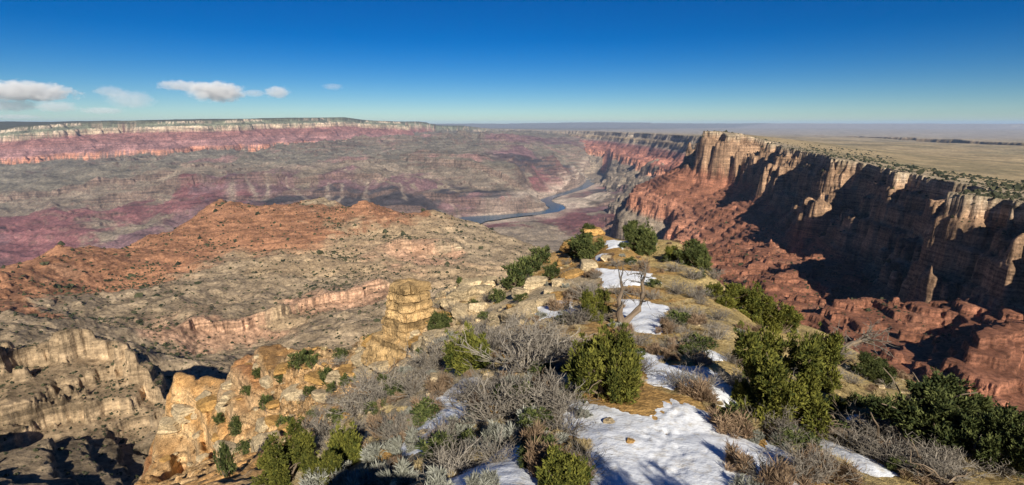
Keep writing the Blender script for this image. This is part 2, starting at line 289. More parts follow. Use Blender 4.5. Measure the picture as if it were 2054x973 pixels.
def landform(x, y):
    """height and bed colour of the canyon country at plan position x, y"""
    r = np.hypot(x, y); th, lr = lp(x, y)
    far = sstep(4500, 7000, r)
    dist, arg = seg_dist(x, y, PXY, True); ins = inside(x, y, PXY); d = np.where(ins, dist, -dist)
    isN = sstep(len(RIM_E)-2.5, len(RIM_E)+.5, arg)
    near = 1-far
    warpN = ridged(x+fbm(x,y,900,2,77)*300, y+fbm(x,y,900,2,78)*300, 1700, 5, 3)*1000+fbm(x, y, 500, 3, 9)*160+ridged(x, y, 640, 4, 10, .55)*300-90
    warpE = ridged(x, y, 1000, 6, 5, .55)*420+fbm(x, y, 350, 3, 8)*60
    warpR = ridged(x, y, 620, 6, 21, .55)*290+fbm(x, y, 70, 4, 22, .6)*30+fbm(x, y, 190, 3, 26)*55+fbm(x, y, 1100, 2, 23)*60
    fade = sstep(-250, 300, d)
    w = near*warpR+far*(isN*warpN+(1-isN)*warpE)
    soft = ridged(x, y, 520, 4, 24, .45)*115+fbm(x, y, 60, 4, 25, .6)*16-20
    lowr = near*sstep(130, 230, d+w*.5-60)
    w = w*(1-lowr)+(soft+100)*lowr
    w = w*(.35+.3*near+.4*isN*far+(.65-.4*isN*far-.3*near)*sstep(0, 500*(.25+.75*far), d))
    for u_, v_, s_, dx_, dy_, A_, wd_ in [(1640, 307, 2700, -.80, -.6, 45, 60), (1712, 321, 2230, -.86, -.5, 90, 55), (1775, 337, 1900, -.80, -.6, 130, 46), (1822, 345, 1720, -.84, -.54, 120, 40), (1905, 362, 1440, -.86, -.5, 80, 40), (2000, 384, 1200, -.84, -.54, 110, 42), (2100, 410, 1030, -.84, -.54, 110, 42)]:
        ax_, ay_, _k = P(u_, v_, s_); t_ = (x-ax_)*dx_+(y-ay_)*dy_; n_ = (x-ax_)*dy_-(y-ay_)*dx_+fbm(x, y, 110, 4, 97, .6)*40
        w = w-near*A_*np.exp(-np.abs(n_/wd_)**1.3)*sstep(20, 150, t_)*(1-sstep(200, 300, t_))*(.7+.8*fbm(x, y, 120, 3, 98))
    dd = d+w-(near*120+far*(isN*330+(1-isN)*60))
    dd = np.where(d < 0, np.minimum(dd, d), dd)
    top = TOP(th, lr)+fbm(x, y, 1800, 4, 31)*(10+22*far)*sstep(0, 900, -d)+fbm(x, y, 160, 3, 32)*4*near
    h = near*np.interp(dd, EP_d, EP_h)+far*(isN*np.interp(dd, NP_d, NP_h)+(1-isN)*np.interp(dd, FP_d, FP_h))
    zw = top+h
    # inner canyon floor
    base = BASE(th, lr)
    n1 = (ridged(x, y, 1900, 6, 41, .58)*210-40+fbm(x, y, 4000, 2, 40)*60)*far+ridged(x, y, 300, 6, 43, .55)*30*near+ridged(x, y, 760, 4, 45, .5)*26*near+fbm(x, y, 45, 6, 44, .62)*4.2*near-26*near*sstep(900, 1500, r)+ridged(x, y, 15, 3, 39)*2.6*near*(1-sstep(550, 900, r))
    dr, ar = seg_dist(x, y, RIV)
    calm = sstep(200, 2000, dr)
    near_bank = np.where(ar > 8.5, x > np.interp(ar, np.arange(len(RIV)), RIV[:, 0]), r < np.interp(ar, np.arange(len(RIV)), np.hypot(RIV[:, 0], RIV[:, 1])))
    base = base+n1*(.12+.88*calm)
    for pts, hh, wp, run in SCARPS:
        q = np.array([P(*p)[:2] for p in pts]); qt, qr = np.arctan2(q[:, 0], q[:, 1]), np.hypot(q[:, 0], q[:, 1])
        m = (th > qt[0]-.02) & (th < qt[-1]+.02) & (np.abs(r-np.interp(th, qt, qr)) < run*1.6+wp*2)
        if not m.any(): continue
        xm, ym = x[m], y[m]; rl = np.interp(th[m], qt, qr)
        sdm = r[m]-rl+(ridged(xm, ym, wp*3.2, 5, 91, .6)-.35)*wp+fbm(xm, ym, wp*.35, 3, 92)*wp*.12
        e = sstep(-.012, .02, th[m]-qt[0])*sstep(-.012, .02, qt[-1]-th[m])
        hw = hh*.16
        up = .72*sstep(-hw, hw, sdm)+.28*sstep(-hw*9, -hw, sdm)          # cliff above a talus apron
        base[m] += hh*e*(up-.5)*np.where(sdm > 0, 1-sstep(run*.25, run, sdm), 1-sstep(run*.3, run, -sdm))
    for u_, v_, s_, hk, rk in [(447, 420, 2390, 34, 130), (480, 430, 2350, 18, 220), (733, 420, 2350, 22, 190), (122, 508, 1600, 30, 120), (180, 512, 1640, 18, 110), (610, 417, 2480, 26, 200), (650, 413, 2540, 30, 110), (870, 434, 2330, 22, 150)]:
        kx, ky, _k = P(u_, v_, s_); base = base+near*hk*np.exp(-np.hypot(x-kx, y-ky)/(rk*.75))
    wob = 1+.5*fbm(x, y, 420, 4, 99, .6)
    for u_, v_, s_, hk, rk in [(1110, 342, 12600, 300, 420), (1060, 354, 11900, 190, 330), (1150, 352, 13200, 220, 380), (1080, 372, 11500, 130, 260), (1035, 458, 7500, 110, 230), (1090, 470, 7300, 70, 200), (930, 284, 17500, 300, 800), (1010, 292, 16500, 200, 900), (870, 296, 15500, 220, 600), (1060, 300, 15500, 220, 700),
                              (655, 298, 13700, 300, 650), (590, 308, 13000, 220, 480), (730, 292, 15000, 260, 600), (500, 330, 11500, 130, 450), (230, 350, 9800, 110, 400), (330, 430, 7400, 60, 260), (130, 455, 7100, 70, 300), (200, 500, 6400, 60, 240), (960, 372, 9500, 60, 300), (700, 340, 11500, 110, 420)]:
        kx, ky, _k = P(u_, v_, s_); base = base+far*hk*np.exp(-np.hypot(x-kx, y-ky)*wob/(rk*.7))
    redz = near*sstep(.30, .40, th)*(1-sstep(2300, 3000, r))
    base = base+redz*(ridged(x, y, 330, 4, 27, .5)*58-18+ridged(x, y, 90, 3, 28)*9)
    # benches: bed-parallel steps in the slopes
    step = near*13+far*85; st_amt = near*.62+far*.5*sstep(-.15, .35, fbm(x, y, 2600, 2, 46))
    bb = base+fbm(x, y, 700, 2, 47)*(near*8+far*40)
    fr = bb/step-np.floor(bb/step); bb2 = (np.floor(bb/step)+sstep(.40, .60, fr))*step
    crest = np.maximum(near*sstep(-395, -350, base)*.75*sstep(900, 1500, r)*(th < .2), np.maximum(1.35*redz, near*1.1*(1-sstep(480, 700, r))))+far*sstep(-1420, -1250, base)
    base = base*(1-st_amt*crest)+(bb2+base-bb)*st_amt*crest
    flat = ZR+8+.06*np.maximum(dr-130, 0)*(1+.5*fbm(x, y, 700, 3, 49))+1500*sstep(1500, 2900, dr)*near_bank+1500*sstep(700, 1500, dr)*~near_bank   # flood plain on the near bank
    base = np.where(near_bank, np.minimum(base, flat), base)
    zw = np.where(ins & (r > 5500), np.minimum(zw, ZR+20+.10*dr+2600*sstep(350, 900, dr)), zw)
    wd = dr/np.interp(ar, np.arange(len(RIV)), WID)
    base = np.where(wd < 1.3, np.minimum(base, ZR-25+60*sstep(.7, 1.3, wd)), base)
    base = np.where(ins, np.maximum(base, ZR-25), -1e4)
    # colours
    strat = np.where(d < 0, np.maximum(h, -2), h)+fbm(x, y, 900, 3, 51)*14
    cN = ramp_c(-strat, [0, 55, 75, 80, 140, 150, 155, 280, 295, 420, 510, 620, 640, 800, 830, 1100], [KAI, KAI, KAI*.8, TREE*1.8, TREE*2.2, KAI, COC, COC*.95, HER, HER, SUN_, SUN_*1.1, RED, RED, TON, TON])
    cE = ramp_c(-strat, [0, 40, 60, 125, 165, 230, 262, 300, 330, 470, 490, 610, 640, 900], [KAI*.85, WLB*1.2, WLB*.85, WLB*1.35, WLB*.9, WLB*1.1, WLB*.75, BRK, BRK*1.15, BRK*1.05, RED*.85, RED*.9, GRY, GRY])
    cF = ramp_c(-strat, [0, 115, 170, 270, 330, 420, 560, 570, 715, 740, 900], [KAI*.8, KAI*.75, TAN*.7, KAI*.7, HER, SUP, SUP, RED*.9, RED, GRY, GRY])
    cw = near[..., None]*cE+far[..., None]*(isN[..., None]*cN+(1-isN[..., None])*cF)
    sc = np.clip(r*.14, 60, 1400)
    jx = (pn(th*9, lr*9, 61)+.6*pn(th*23, lr*23, 63)+.4*pn(th*57, lr*57, 65)+.25*pn(th*140, lr*140, 67))*.05
    jy = (pn(th*9, lr*9, 62)+.6*pn(th*23, lr*23, 64)+.4*pn(th*57, lr*57, 66)+.25*pn(th*140, lr*140, 69))*.045
    qx, qy = th+jx, lr+jy
    num = np.zeros(x.shape+(3,)); den = np.zeros(x.shape)
    qx = qx.astype(np.float32); qy = qy.astype(np.float32)*np.float32(.8)
    num = [np.zeros(x.shape, np.float32) for _ in range(3)]; den = np.zeros(x.shape, np.float32)
    for (a, b_), c in zip(_qc.astype(np.float32), _c.astype(np.float32)):
        wgt = (qx-a)**2+(qy-b_*np.float32(.8))**2+np.float32(2e-5); wgt = 1/(wgt*wgt*wgt)
        den += wgt
        for k in range(3): num[k] += wgt*c[k]
    cb = np.stack([n_/den for n_ in num], -1)
    # stream wash / sand bars and pale debris chutes
    sandy = (1-sstep(150, 520, dr+fbm(x, y, 500, 3, 66)*220))[..., None]*.75*far[..., None]
    cb = cb*(1-sandy)+SND*sandy
    # debris fans and washes stay pale, the spurs between keep the bed colour; thin beds follow the contours
    vn = far*ridged(x, y, 1900, 6, 41, .55)+near*ridged(x, y, 260, 5, 43)
    fan = sstep(.20, -.12, vn)[..., None]*(.55*far+.4*near)[..., None]
    cb = cb*(1-fan)+(cb*.7+GRY*.55)*fan
    pt = far*np.clip(fbm(x, y, 2300, 5, 79, .6), -1, 1); cb = cb*(1+.28*pt)[..., None]
    rdp = (far*sstep(.25, .6, fbm(x+900, y, 1500, 5, 87, .6))*sstep(-1000, -820, base))[..., None]*.7; cb = cb*(1-rdp)+SUN_*1.5*rdp
    zz = base+fbm(x, y, 1500, 3, 70)*(18*far+4*near)
    bed = pn(zz/(7*near+34*far), x*0+.37, 72)+.7*pn(zz/(2.6*near+13*far), x*0+.71, 73)
    cb = cb*(1+.30*np.clip(bed, -1, 1))[..., None]
    grn = far*fbm(x, y, 420, 5, 68, .65)+near*fbm(x, y, 70, 5, 68, .65)
    cb = cb*(1+.34*np.clip(grn, -1, 1))[..., None]
    zs = z_bed = strat+fbm(x, y, 300, 2, 74)*3
    wb = pn(zs/(9*near+22*far), x*0+.2, 75)+.7*pn(zs/(3.3*near+9*far), x*0+.6, 76)
    cw = cw*(1+.32*np.clip(wb, -1, 1))[..., None]*(1+.25*np.clip(grn, -1, 1))[..., None]
    stk = far*ridged(x, y, 700, 5, 95, .6)+near*ridged(x, y, 110, 5, 96, .6)
    cw = cw*(1+.30*np.clip(stk*1.6-.45, -1, 1))[..., None]
    for (u1, v1, s1), (u2, v2, s2), w_ in [((465, 378, 8700), (462, 409, 7900), 75), ((498, 372, 8800), (522, 402, 8000), 38), ((536, 366, 8850), (537, 398, 8050), 45), ((575, 368, 8850), (612, 398, 8050), 34), ((662, 364, 8900), (655, 402, 8000), 36), ((692, 368, 8850), (680, 394, 8150), 30), ((738, 358, 9000), (733, 412, 7900), 40), ((800, 370, 9100), (815, 410, 8200), 28), ((900, 404, 8700), (935, 430, 8300), 30)]:
        a_, b2_ = P(u1, v1, s1), P(u2, v2, s2); m_ = (far > 0) & (np.abs(x-(a_[0]+b2_[0])/2) < 900) & (np.abs(y-(a_[1]+b2_[1])/2) < 900)
        if not m_.any(): continue
        xm, ym = x[m_], y[m_]; xm2 = xm+fbm(xm, ym, 300, 3, 55)*70; dc, tc = seg_dist(xm2, ym, np.array([a_[:2], b2_[:2]]))
        km = (np.exp(-(dc/(w_*(.5+.9*tc)))**2)*.8)[..., None]; cb[m_] = cb[m_]*(1-km)+np.array((.30, .235, .18))*km
    # plateau surface colours
    pf = sstep(-.05, .3, fbm(x, y, 900, 6, 71, .65)+.04)+.5*sstep(.1, .5, fbm(x*.35, y, 1800, 5, 88, .6))
    cp = PLT*(1-.45*pf[..., None])+np.array((.10, .10, .055))*.45*pf[..., None]
    dp = sstep(7000, 22000, r)[..., None]; cp = cp*(1-dp)+DES*dp
    northtop = (isN*far)[..., None]; cp = cp*(1-northtop)+TREE*northtop
    rimmed = sstep(-260, -40, d)[..., None]
    cp = cp*(1-rimmed*.6*(1-northtop))+KAI*.72*rimmed*.6*(1-northtop)
    z = np.where(ins, np.maximum(base, zw), top)
    usew = (zw >= base) | ~ins
    onrim = sstep(-12, 1, h)[..., None]
    cwall = cw*(1-onrim)+cp*onrim
    C = np.where(usew[..., None], cwall, cb)
    # far horizon mesas and a tributary gorge cut in the plain
    farm = sstep(52000, 60000, r)
    z = z+farm*(330+fbm(x, y, 16000, 4, 81)*130+70*np.round(2*fbm(x, y, 26000, 2, 82)))
    gx = [(5600, 5600*1.02), *[P(u, v, s)[:2] for u, v, s in [(2200, 300, 7600), (2054, 291, 8400), (1960, 285, 9600), (1880, 281, 10800), (1800, 277, 12200), (1720, 273, 14000), (1680, 271.5, 15500)]]][1:]
    dg, ag = seg_dist(x, y, np.array(gx, float)); dg = dg+ridged(x, y, 900, 4, 85)*230
    gorge = ~ins & (r > 6500)
    cut = (1-sstep(620, 760, dg))*260
    z = np.where(gorge, z-cut, z)
    C = np.where((gorge & (dg < 760))[..., None], TAN*.42, C)  # gorge rock darkened, its shade put into the colour
    return z, np.clip(C, .01, .9), usew
def polar_terrain(name, az0, az1, nc, rr, m):
    az = np.linspace(R(az0), R(az1), nc); A, RR = np.meshgrid(az, rr)
    x, y = RR*np.sin(A), RR*np.cos(A); z, C, wl_ = landform(x, y)
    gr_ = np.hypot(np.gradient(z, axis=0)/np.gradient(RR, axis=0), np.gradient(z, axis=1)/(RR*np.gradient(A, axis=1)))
    st_ = (sstep(.55, 1.1, gr_)*~wl_*sstep(5000, 6000, RR)*.85)[..., None]; C = C*(1-st_)+(np.array((.125, .08, .062))*.8+C*.2)*st_  # steep far faces: brown rock, darkened further to paint in shadowed cliff lines
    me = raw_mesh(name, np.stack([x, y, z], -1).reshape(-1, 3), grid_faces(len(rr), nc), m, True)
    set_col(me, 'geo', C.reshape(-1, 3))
    return tag(link(name, me), kind='structure'), (x, y, z)
RS = 5500.
rock_far = rock_mat('layered_rock_far', 11, .5)
rock_mid = rock_mat('layered_rock_mid', 2.2, .6)
rf = np.concatenate([np.arange(RS, 21000, 26), np.geomspace(21000, 95000, 170)])
import time; T0 = time.time()
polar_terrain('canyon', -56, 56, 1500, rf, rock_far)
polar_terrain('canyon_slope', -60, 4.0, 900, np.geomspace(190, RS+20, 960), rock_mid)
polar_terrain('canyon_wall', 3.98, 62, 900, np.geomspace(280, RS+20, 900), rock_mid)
# the river: a flat sheet of water through the valley floor
wm, nt, b = mat('river_water'); g = NT(nt)
b.inputs['Base Color'].default_value = (.012, .085, .15, 1); b.inputs['Roughness'].default_value = .18; b.inputs['Specular IOR Level'].default_value = .5
g.bump(g.noise(g.n('NewGeometry').outputs['Position'], .05, 3), .15, 2, b)
tq = np.linspace(0, len(RIV)-1, 160); k0 = np.arange(len(RIV))
def smooth(v):                            # Catmull-Rom through the bends
    i = np.clip(tq.astype(int), 0, len(v)-2); f = tq-i; p = lambda j: v[np.clip(j, 0, len(v)-1)]
    a, b_, c, d = p(i-1), p(i), p(i+1), p(i+2)
    return .5*((2*b_)+(-a+c)*f+(2*a-5*b_+4*c-d)*f*f+(-a+3*b_-3*c+d)*f**3)
rx, ry, rw = smooth(RIV[:, 0]), smooth(RIV[:, 1]), smooth(WID)
tx, ty = np.gradient(rx), np.gradient(ry); tl = np.hypot(tx, ty); wv = rw*(1+.25*fbm(tq*100, tq*0, 160, 3, 5))
Vr = np.concatenate([np.stack([rx-ty/tl*k*wv, ry+tx/tl*k*wv, np.full_like(rx, ZR)], 1) for k in (-1, 1)])
n = len(rx); ii = np.arange(n-1)
tag(link('river', raw_mesh('river', Vr, np.stack([ii, ii+1, ii+1+n, ii+n], 1), wm)), kind='structure')
print('terrain', time.time()-T0)
#@@STAGE2
# ------------------------------------------------------------------ the air between
hm = bpy.data.materials.new('haze_air'); hm.use_nodes = True; nt = hm.node_tree; nt.nodes.clear()
out = nt.nodes.new('ShaderNodeOutputMaterial'); pv = nt.nodes.new('ShaderNodeVolumePrincipled')
pv.inputs['Color'].default_value = (.46, .66, 1.0, 1); pv.inputs['Density'].default_value = 1.05e-5; pv.inputs['Anisotropy'].default_value = 0.0
nt.links.new(pv.outputs[0], out.inputs['Volume'])
def box_mesh(name, lo, hi, m):
    V = [(x, y, z) for x in (lo[0], hi[0]) for y in (lo[1], hi[1]) for z in (lo[2], hi[2])]
    return raw_mesh(name, V, np.array([(0, 1, 3, 2), (4, 6, 7, 5), (0, 4, 5, 1), (2, 3, 7, 6), (0, 2, 6, 4), (1, 5, 7, 3)]), m)
tag(link('haze', box_mesh('haze', (-90000, -3000, -1620), (90000, 96000, 400), hm)), kind='stuff')


# ------------------------------------------------------------------ the near ridge below the viewpoint
OCH = np.array((.47, .275, .095)); GRV = np.array((.48, .36, .20)); STR = np.array((.50, .365, .155)); CRM = np.array((.56, .43, .26)); OSP = np.array((.50, .28, .11)); SOIL = np.array((.30, .20, .11)); GSL = np.array((.42, .34, .22))
N = [ # pixel, depth, colour
 (1040, 973, 9.4, SOIL), (1250, 973, 9.9, OCH), (1500, 973, 10.3, OCH), (1800, 965, 11.8, STR), (2054, 900, 17, STR), (900, 973, 10.4, SOIL), (760, 973, 14.5, GSL), (600, 973, 23, GSL), (480, 965, 34, OSP), (390, 965, 55, OSP),
 (1130, 880, 12.6, OCH), (1300, 860, 13.0, OCH), (1500, 900, 12.6, OCH), (1650, 900, 13.8, STR), (1600, 860, 16.2, STR), (1800, 850, 17.5, STR), (1900, 830, 20, STR),
 (1215, 800, 15.4, OCH), (1330, 790, 15.8, OCH), (1420, 790, 16.0, STR), (1000, 850, 15.5, GSL), (900, 820, 19.5, GSL), (800, 860, 19.5, GSL), (700, 900, 22.5, GSL),
 (1290, 720, 20.6, OCH), (1400, 700, 21.8, STR), (1500, 740, 20.6, STR), (1570, 730, 22.6, STR), (1100, 740, 20.3, GSL), (1000, 720, 24.0, GSL), (900, 740, 28.0, GSL), (820, 760, 32, GSL),
 (1250, 650, 27.5, OCH), (1340, 640, 28.0, GRV), (1400, 620, 31.0, STR), (1460, 640, 29.5, STR), (1150, 640, 30.0, CRM), (1060, 630, 33.0, CRM), (990, 650, 35.5, CRM), (950, 680, 37.5, GSL),
 (1270, 590, 34.5, OCH), (1350, 570, 38.0, STR), (1430, 580, 38.5, STR), (1150, 580, 39.0, CRM), (1060, 590, 41.0, CRM), (1000, 600, 45.5, CRM),
 (1240, 540, 42.5, OCH), (1330, 530, 46.0, STR), (1400, 530, 47.0, STR), (1160, 535, 48.0, OCH), (1090, 545, 51.0, OCH), (1020, 560, 55.0, CRM), (960, 580, 58.0, CRM),
 (1230, 500, 50.0, OCH), (1300, 500, 52.0, STR), (1370, 495, 55.0, STR), (1170, 505, 56.0, OCH), (1120, 505, 60.0, OCH), (1060, 520, 62.0, OCH),
 (1235, 478, 56.5, OCH), (1300, 478, 58.0, STR), (1190, 466, 60.0, CRM), (1150, 482, 63.5, OCH),
 (880, 620, 61.0, CRM), (830, 680, 61.0, CRM), (760, 690, 66, OSP), (700, 720, 68, OSP), (640, 730, 74, OSP), (560, 755, 82, OSP), (500, 780, 87, OSP), (420, 805, 93, OSP), (360, 830, 97, OSP),
 (760, 760, 47, OSP), (680, 790, 52, OSP), (600, 820, 58, OSP), (520, 850, 66, OSP), (440, 880, 74, OSP), (370, 910, 84, OSP), (650, 860, 35, OSP), (560, 900, 43, OSP), (470, 920, 56, OSP), (310, 945, 90, OSP),
 (1490, 610, 43, STR), (1550, 660, 36, STR), (1640, 700, 31, STR), (1700, 730, 28.5, STR), (1780, 780, 25, STR),
]
NX = [ # out of view: x, y, z (under and behind the viewpoint, and the flanks falling away)
 (0, 0.6, -1.75), (-2.2, .3, -1.75), (2.2, .2, -1.8), (0, -4, -1.7), (-5.5, -3, -5.5), (4, -3, -3.0), (0, -15, -3.5), (-25, -14, -20), (-10, -8, -10), (25, -14, -6), (9, -1, -6), (14, 3, -8), (-8, 1.2, -9), (-14, 4, -14.5), (0, 3.0, -4.4), (-4, 3.5, -6.0), (4, 3.3, -4.6), (2, 6.5, -6.1), (-3, 6.5, -6.6),
 (10, 66, -17), (14, 74, -30), (2, 78, -34), (24, 66, -30), (20, 90, -60), (0, 100, -70), (34, 52, -32), (40, 70, -65), (32, 36, -26), (44, 30, -36), (30, 20, -17), (44, 12, -28), (24, 7, -11.5), (40, -4, -24), (60, 20, -60), (60, 50, -75), (70, 0, -60),
 (-4, 70, -30), (-10, 84, -52), (-16, 76, -44), (-26, 84, -58), (-40, 96, -76), (-54, 100, -86), (-68, 98, -92), (-76, 86, -92), (-80, 70, -88), (-62, 58, -66), (-30, 24, -30), (-44, 34, -46), (-60, 36, -62), (-80, 40, -85), (-30, 8, -26), (-60, 6, -60), (-90, 20, -95),
 (-30, 130, -130), (-90, 130, -150), (-140, 90, -175), (-150, 30, -180), (30, 130, -120), (90, 90, -140), (110, 20, -140), (-200, 120, -260), (-120, 180, -230), (0, 200, -210), (120, 160, -230), (190, 60, -250), (-200, 0, -240), (200, 0, -230),
]
nq, nz, nqc, ncol = [], [], [], []
for u, v, s_, c in N:
    x, y, z = P(u, v, s_); nq.append(lp(x, y+1)); nz.append(float(z)); nqc.append(nq[-1]); ncol.append(c)
for x, y, z in NX: nq.append(lp(x, y+1)); nz.append(z)
for i in range(len(nq)): nq[i] = (float(nq[i][0]), max(float(nq[i][1]), math.log(1.6)))
RB = RBF([(math.exp(b)*math.sin(a)*(30/(30+math.exp(b))), math.exp(b)*math.cos(a)*(30/(30+math.exp(b)))) for a, b in nq], nz, .6, 1e-4)
nqc = np.array(nqc); ncol = np.array(ncol)
def ridge(x, y, colours=False):
    x = np.asarray(x, float); y = np.asarray(y, float); yy = y+1; r = np.hypot(x, yy); k = 30/(30+r)
    z = RB(x*k, yy*k).astype(float)
    rocky = sstep(-3, -12, x-.06*y+fbm(x, y, 14, 3, 101)*5)*sstep(16, 30, r)
    crag = np.maximum(rocky, .8*sstep(58, 66, r)*(x < 14))
    z = z+fbm(x, y, 9, 4, 102)*(.22+.5*rocky)+ridged(x, y, 16, 4, 103)*.9*rocky+fbm(x, y, 1.6, 3, 104)*(.07+.10*rocky)
    deep = sstep(60, 85, r)
    z = z+ridged(x, y, 34, 5, 105)*3.2*deep
    st = 1.05+1.9*sstep(40, 75, r)
    q = z/st+fbm(x, y, 22, 3, 106)*.9; f = q-np.floor(q); z = z+(np.floor(q)+sstep(.33, .62, f)-q)*st*crag*.85
    q2 = z/(st*.31)+fbm(x, y, 9, 3, 107)*.8; z = z+(np.floor(q2)+sstep(.3, .6, q2-np.floor(q2))-q2)*st*.31*crag*.5
    z = z-crag*(1.1+.8*deep)*sstep(.72, .97, ridged(x, y, 9+6*deep, 3, 108))
    z = z-crag*.7*sstep(.70, .97, ridged(x, y, 4.2, 2, 109))
    if not colours: return z
    th, lr = np.arctan2(x, yy), np.log(np.maximum(r, .5))
    jx = th+(pn(th*12, lr*12, 111)+.6*pn(th*31, lr*31, 112)+.4*pn(th*80, lr*80, 113))*.05; jy = lr+(pn(th*12, lr*12, 114)+.6*pn(th*31, lr*31, 115)+.4*pn(th*80, lr*80, 116))*.05
    num = 0; den = 0
    for (a, b), c in zip(nqc, ncol):
        w = 1/((jx-a)**2+(jy-b)**2+2e-5)**2.5; den = den+w; num = num+w[..., None]*c
    C = num/den[..., None]
    led = np.clip(np.abs(f-.48)*-4+1, 0, 1)*crag
    C = C*(1+.30*np.clip(fbm(x, y, 3.5, 5, 117, .65), -1, 1)[..., None])
    zb = z/st; bed = pn(zb*1.0+.1*fbm(x, y, 20, 2, 118), x*0+.4, 119)+.7*pn(zb*2.7, x*0+.8, 120)
    C = C*(1+.33*np.clip(bed, -1, 1)*crag)[..., None]
    rb = (sstep(.1, .5, pn(zb*.55+.2*fbm(x, y, 25, 3, 121), x*0+.5, 122))*deep)[..., None]*.75
    C = C*(1-rb)+np.array((.40, .165, .075))*rb
    wb_ = (sstep(.15, .5, pn(zb*.9+.2*fbm(x, y, 25, 3, 124), x*0+.15, 125))*deep)[..., None]*.6; C = C*(1-wb_)+CRM*1.1*wb_
    pal = (led*.5)[..., None]; C = C*(1-pal)+CRM*1.05*pal
    return z, np.clip(C, .01, .85)
def gm_mat(name, unit, bump, b2):
    m, nt, b = mat(name); g = NT(nt)
    geo = g.n('Attribute', attribute_name='geo').outputs['Color']; pos = g.n('NewGeometry').outputs['Position']
    f1 = g.noise(pos, 1/unit, 6, .7); f2 = g.noise(pos, 4/unit, 4, .7); f3 = g.noise(pos, .17/unit, 4, .6)
    vo = g.n('TexVoronoi'); vo.inputs['Scale'].default_value = 2.2/unit; g.l(pos, vo.inputs['Vector'])
    c = g.mul(geo, g.ramp(f1, [(.3, .5), (.5, 1.), (.7, 1.45)])); c = g.mul(c, g.ramp(f2, [(.32, .6), (.5, 1.), (.7, 1.35)]))
    c = g.mul(c, g.ramp(f3, [(.35, .8), (.65, 1.15)]))
    nrm = g.n('NewGeometry').outputs['True Normal']; sx = g.n('SeparateXYZ'); g.l(nrm, sx.inputs[0]); steep = g.ramp(sx.outputs['Z'], [(.5, 1.), (.85, 0.)])
    bd = g.noise(g.scaled(pos, (.06/unit, .06/unit, 1.1/unit)), 1, 5, .7); c = g.mul(c, g.mix(steep, (1, 1, 1), g.ramp(bd, [(.36, .38), (.5, 1.), (.64, 1.4)])))
    c = g.mul(c, g.ramp(vo.outputs['Distance'], [(.0, 1.15), (.5, .85)]))
    g.l(c, b.inputs['Base Color'])
    a = g.n('Math', operation='ADD'); g.l(f1, a.inputs[0]); g.l(f2, a.inputs[1])
    g.bump(a.outputs[0], bump, b2, b); return m
ridge_mat = gm_mat('stony_ground', .55, .7, .12)
az = np.linspace(R(-105), R(105), 1150); rr = np.concatenate([[.6, 1.2], np.geomspace(1.8, 240, 640)])
A_, RR_ = np.meshgrid(az, rr); gx_, gy_ = RR_*np.sin(A_), RR_*np.cos(A_)-1
gz_, gc_ = ridge(gx_, gy_, True)
me = raw_mesh('ridge', np.stack([gx_, gy_, gz_], -1).reshape(-1, 3), grid_faces(len(rr), len(az)), ridge_mat, True)
set_col(me, 'geo', gc_.reshape(-1, 3)); tag(link('ridge', me), kind='structure')
# level ground of the viewpoint, behind
bx, by = np.meshgrid(np.linspace(-90, 90, 90), np.linspace(-120, -.6, 60)); bz = ridge(bx, by); bz = bz-.05
me = raw_mesh('ground', np.stack([bx, by, bz], -1).reshape(-1, 3), grid_faces(60, 90), ridge_mat); set_col(me, 'geo', np.tile(STR, (5400, 1))); tag(link('ground', me), kind='structure')
SS = np.geomspace(6, 130, 300)
def hit(u, v):
    """where the sight line of a pixel meets the ridge"""
    x, y, z = pdir(u, v); h = ridge(SS*x, SS*y); k = np.argmax(h > SS*z)
    if not (h > SS*z).any(): return None
    g0, g1 = h[max(k-1, 0)]-SS[max(k-1, 0)]*z, h[k]-SS[k]*z
    s_ = SS[k] if k == 0 else SS[k-1]+(SS[k]-SS[k-1])*(-g0/(g1-g0)); return float(s_*x), float(s_*y), float(ridge(np.array([s_*x]), np.array([s_*y]))[0]), float(s_)
print('ridge', time.time()-T0)
# ------------------------------------------------------------------ snow lying on the ridge
SNOW_PX = [
 [(1128, 806), (1165, 802), (1215, 818), (1280, 840), (1318, 838), (1345, 800), (1420, 830), (1480, 868), (1540, 905), (1600, 960), (1650, 1050), (1230, 1050), (1195, 950), (1165, 880)],
 [(1060, 900), (1020, 890), (960, 930), (870, 975), (850, 1050), (1090, 1050), (1080, 960)],
 [(960, 760), (925, 830), (860, 900), (790, 925), (800, 890), (850, 850), (885, 790), (930, 760)],
 [(1285, 706), (1330, 716), (1345, 745), (1395, 775), (1350, 785), (1300, 768)],
 [(1330, 735), (1410, 735), (1470, 775), (1500, 830), (1450, 815), (1400, 790)],
 [(1390, 696), (1425, 700), (1465, 722), (1430, 722)],
 [(1240, 600), (1290, 602), (1345, 618), (1335, 640), (1318, 668), (1270, 664), (1245, 640)],
 [(1195, 540), (1230, 540), (1300, 548), (1325, 575), (1270, 572), (1220, 580)],
 [(1214, 482), (1240, 478), (1262, 486), (1248, 500), (1218, 500)],
 [(1195, 515), (1222, 512), (1215, 524), (1195, 524)],
 [(1070, 610), (1140, 600), (1150, 630), (1085, 640)],
 [(1690, 840), (1730, 838), (1760, 862), (1710, 866)], [(1640, 880), (1700, 900), (1800, 950), (1760, 958), (1650, 905)],
 [(1520, 868), (1600, 915), (1640, 960), (1590, 950)],
]
def in_poly(x, y, pts): return inside(x, y, pts)
sgn = np.full(gx_.shape, -9.)
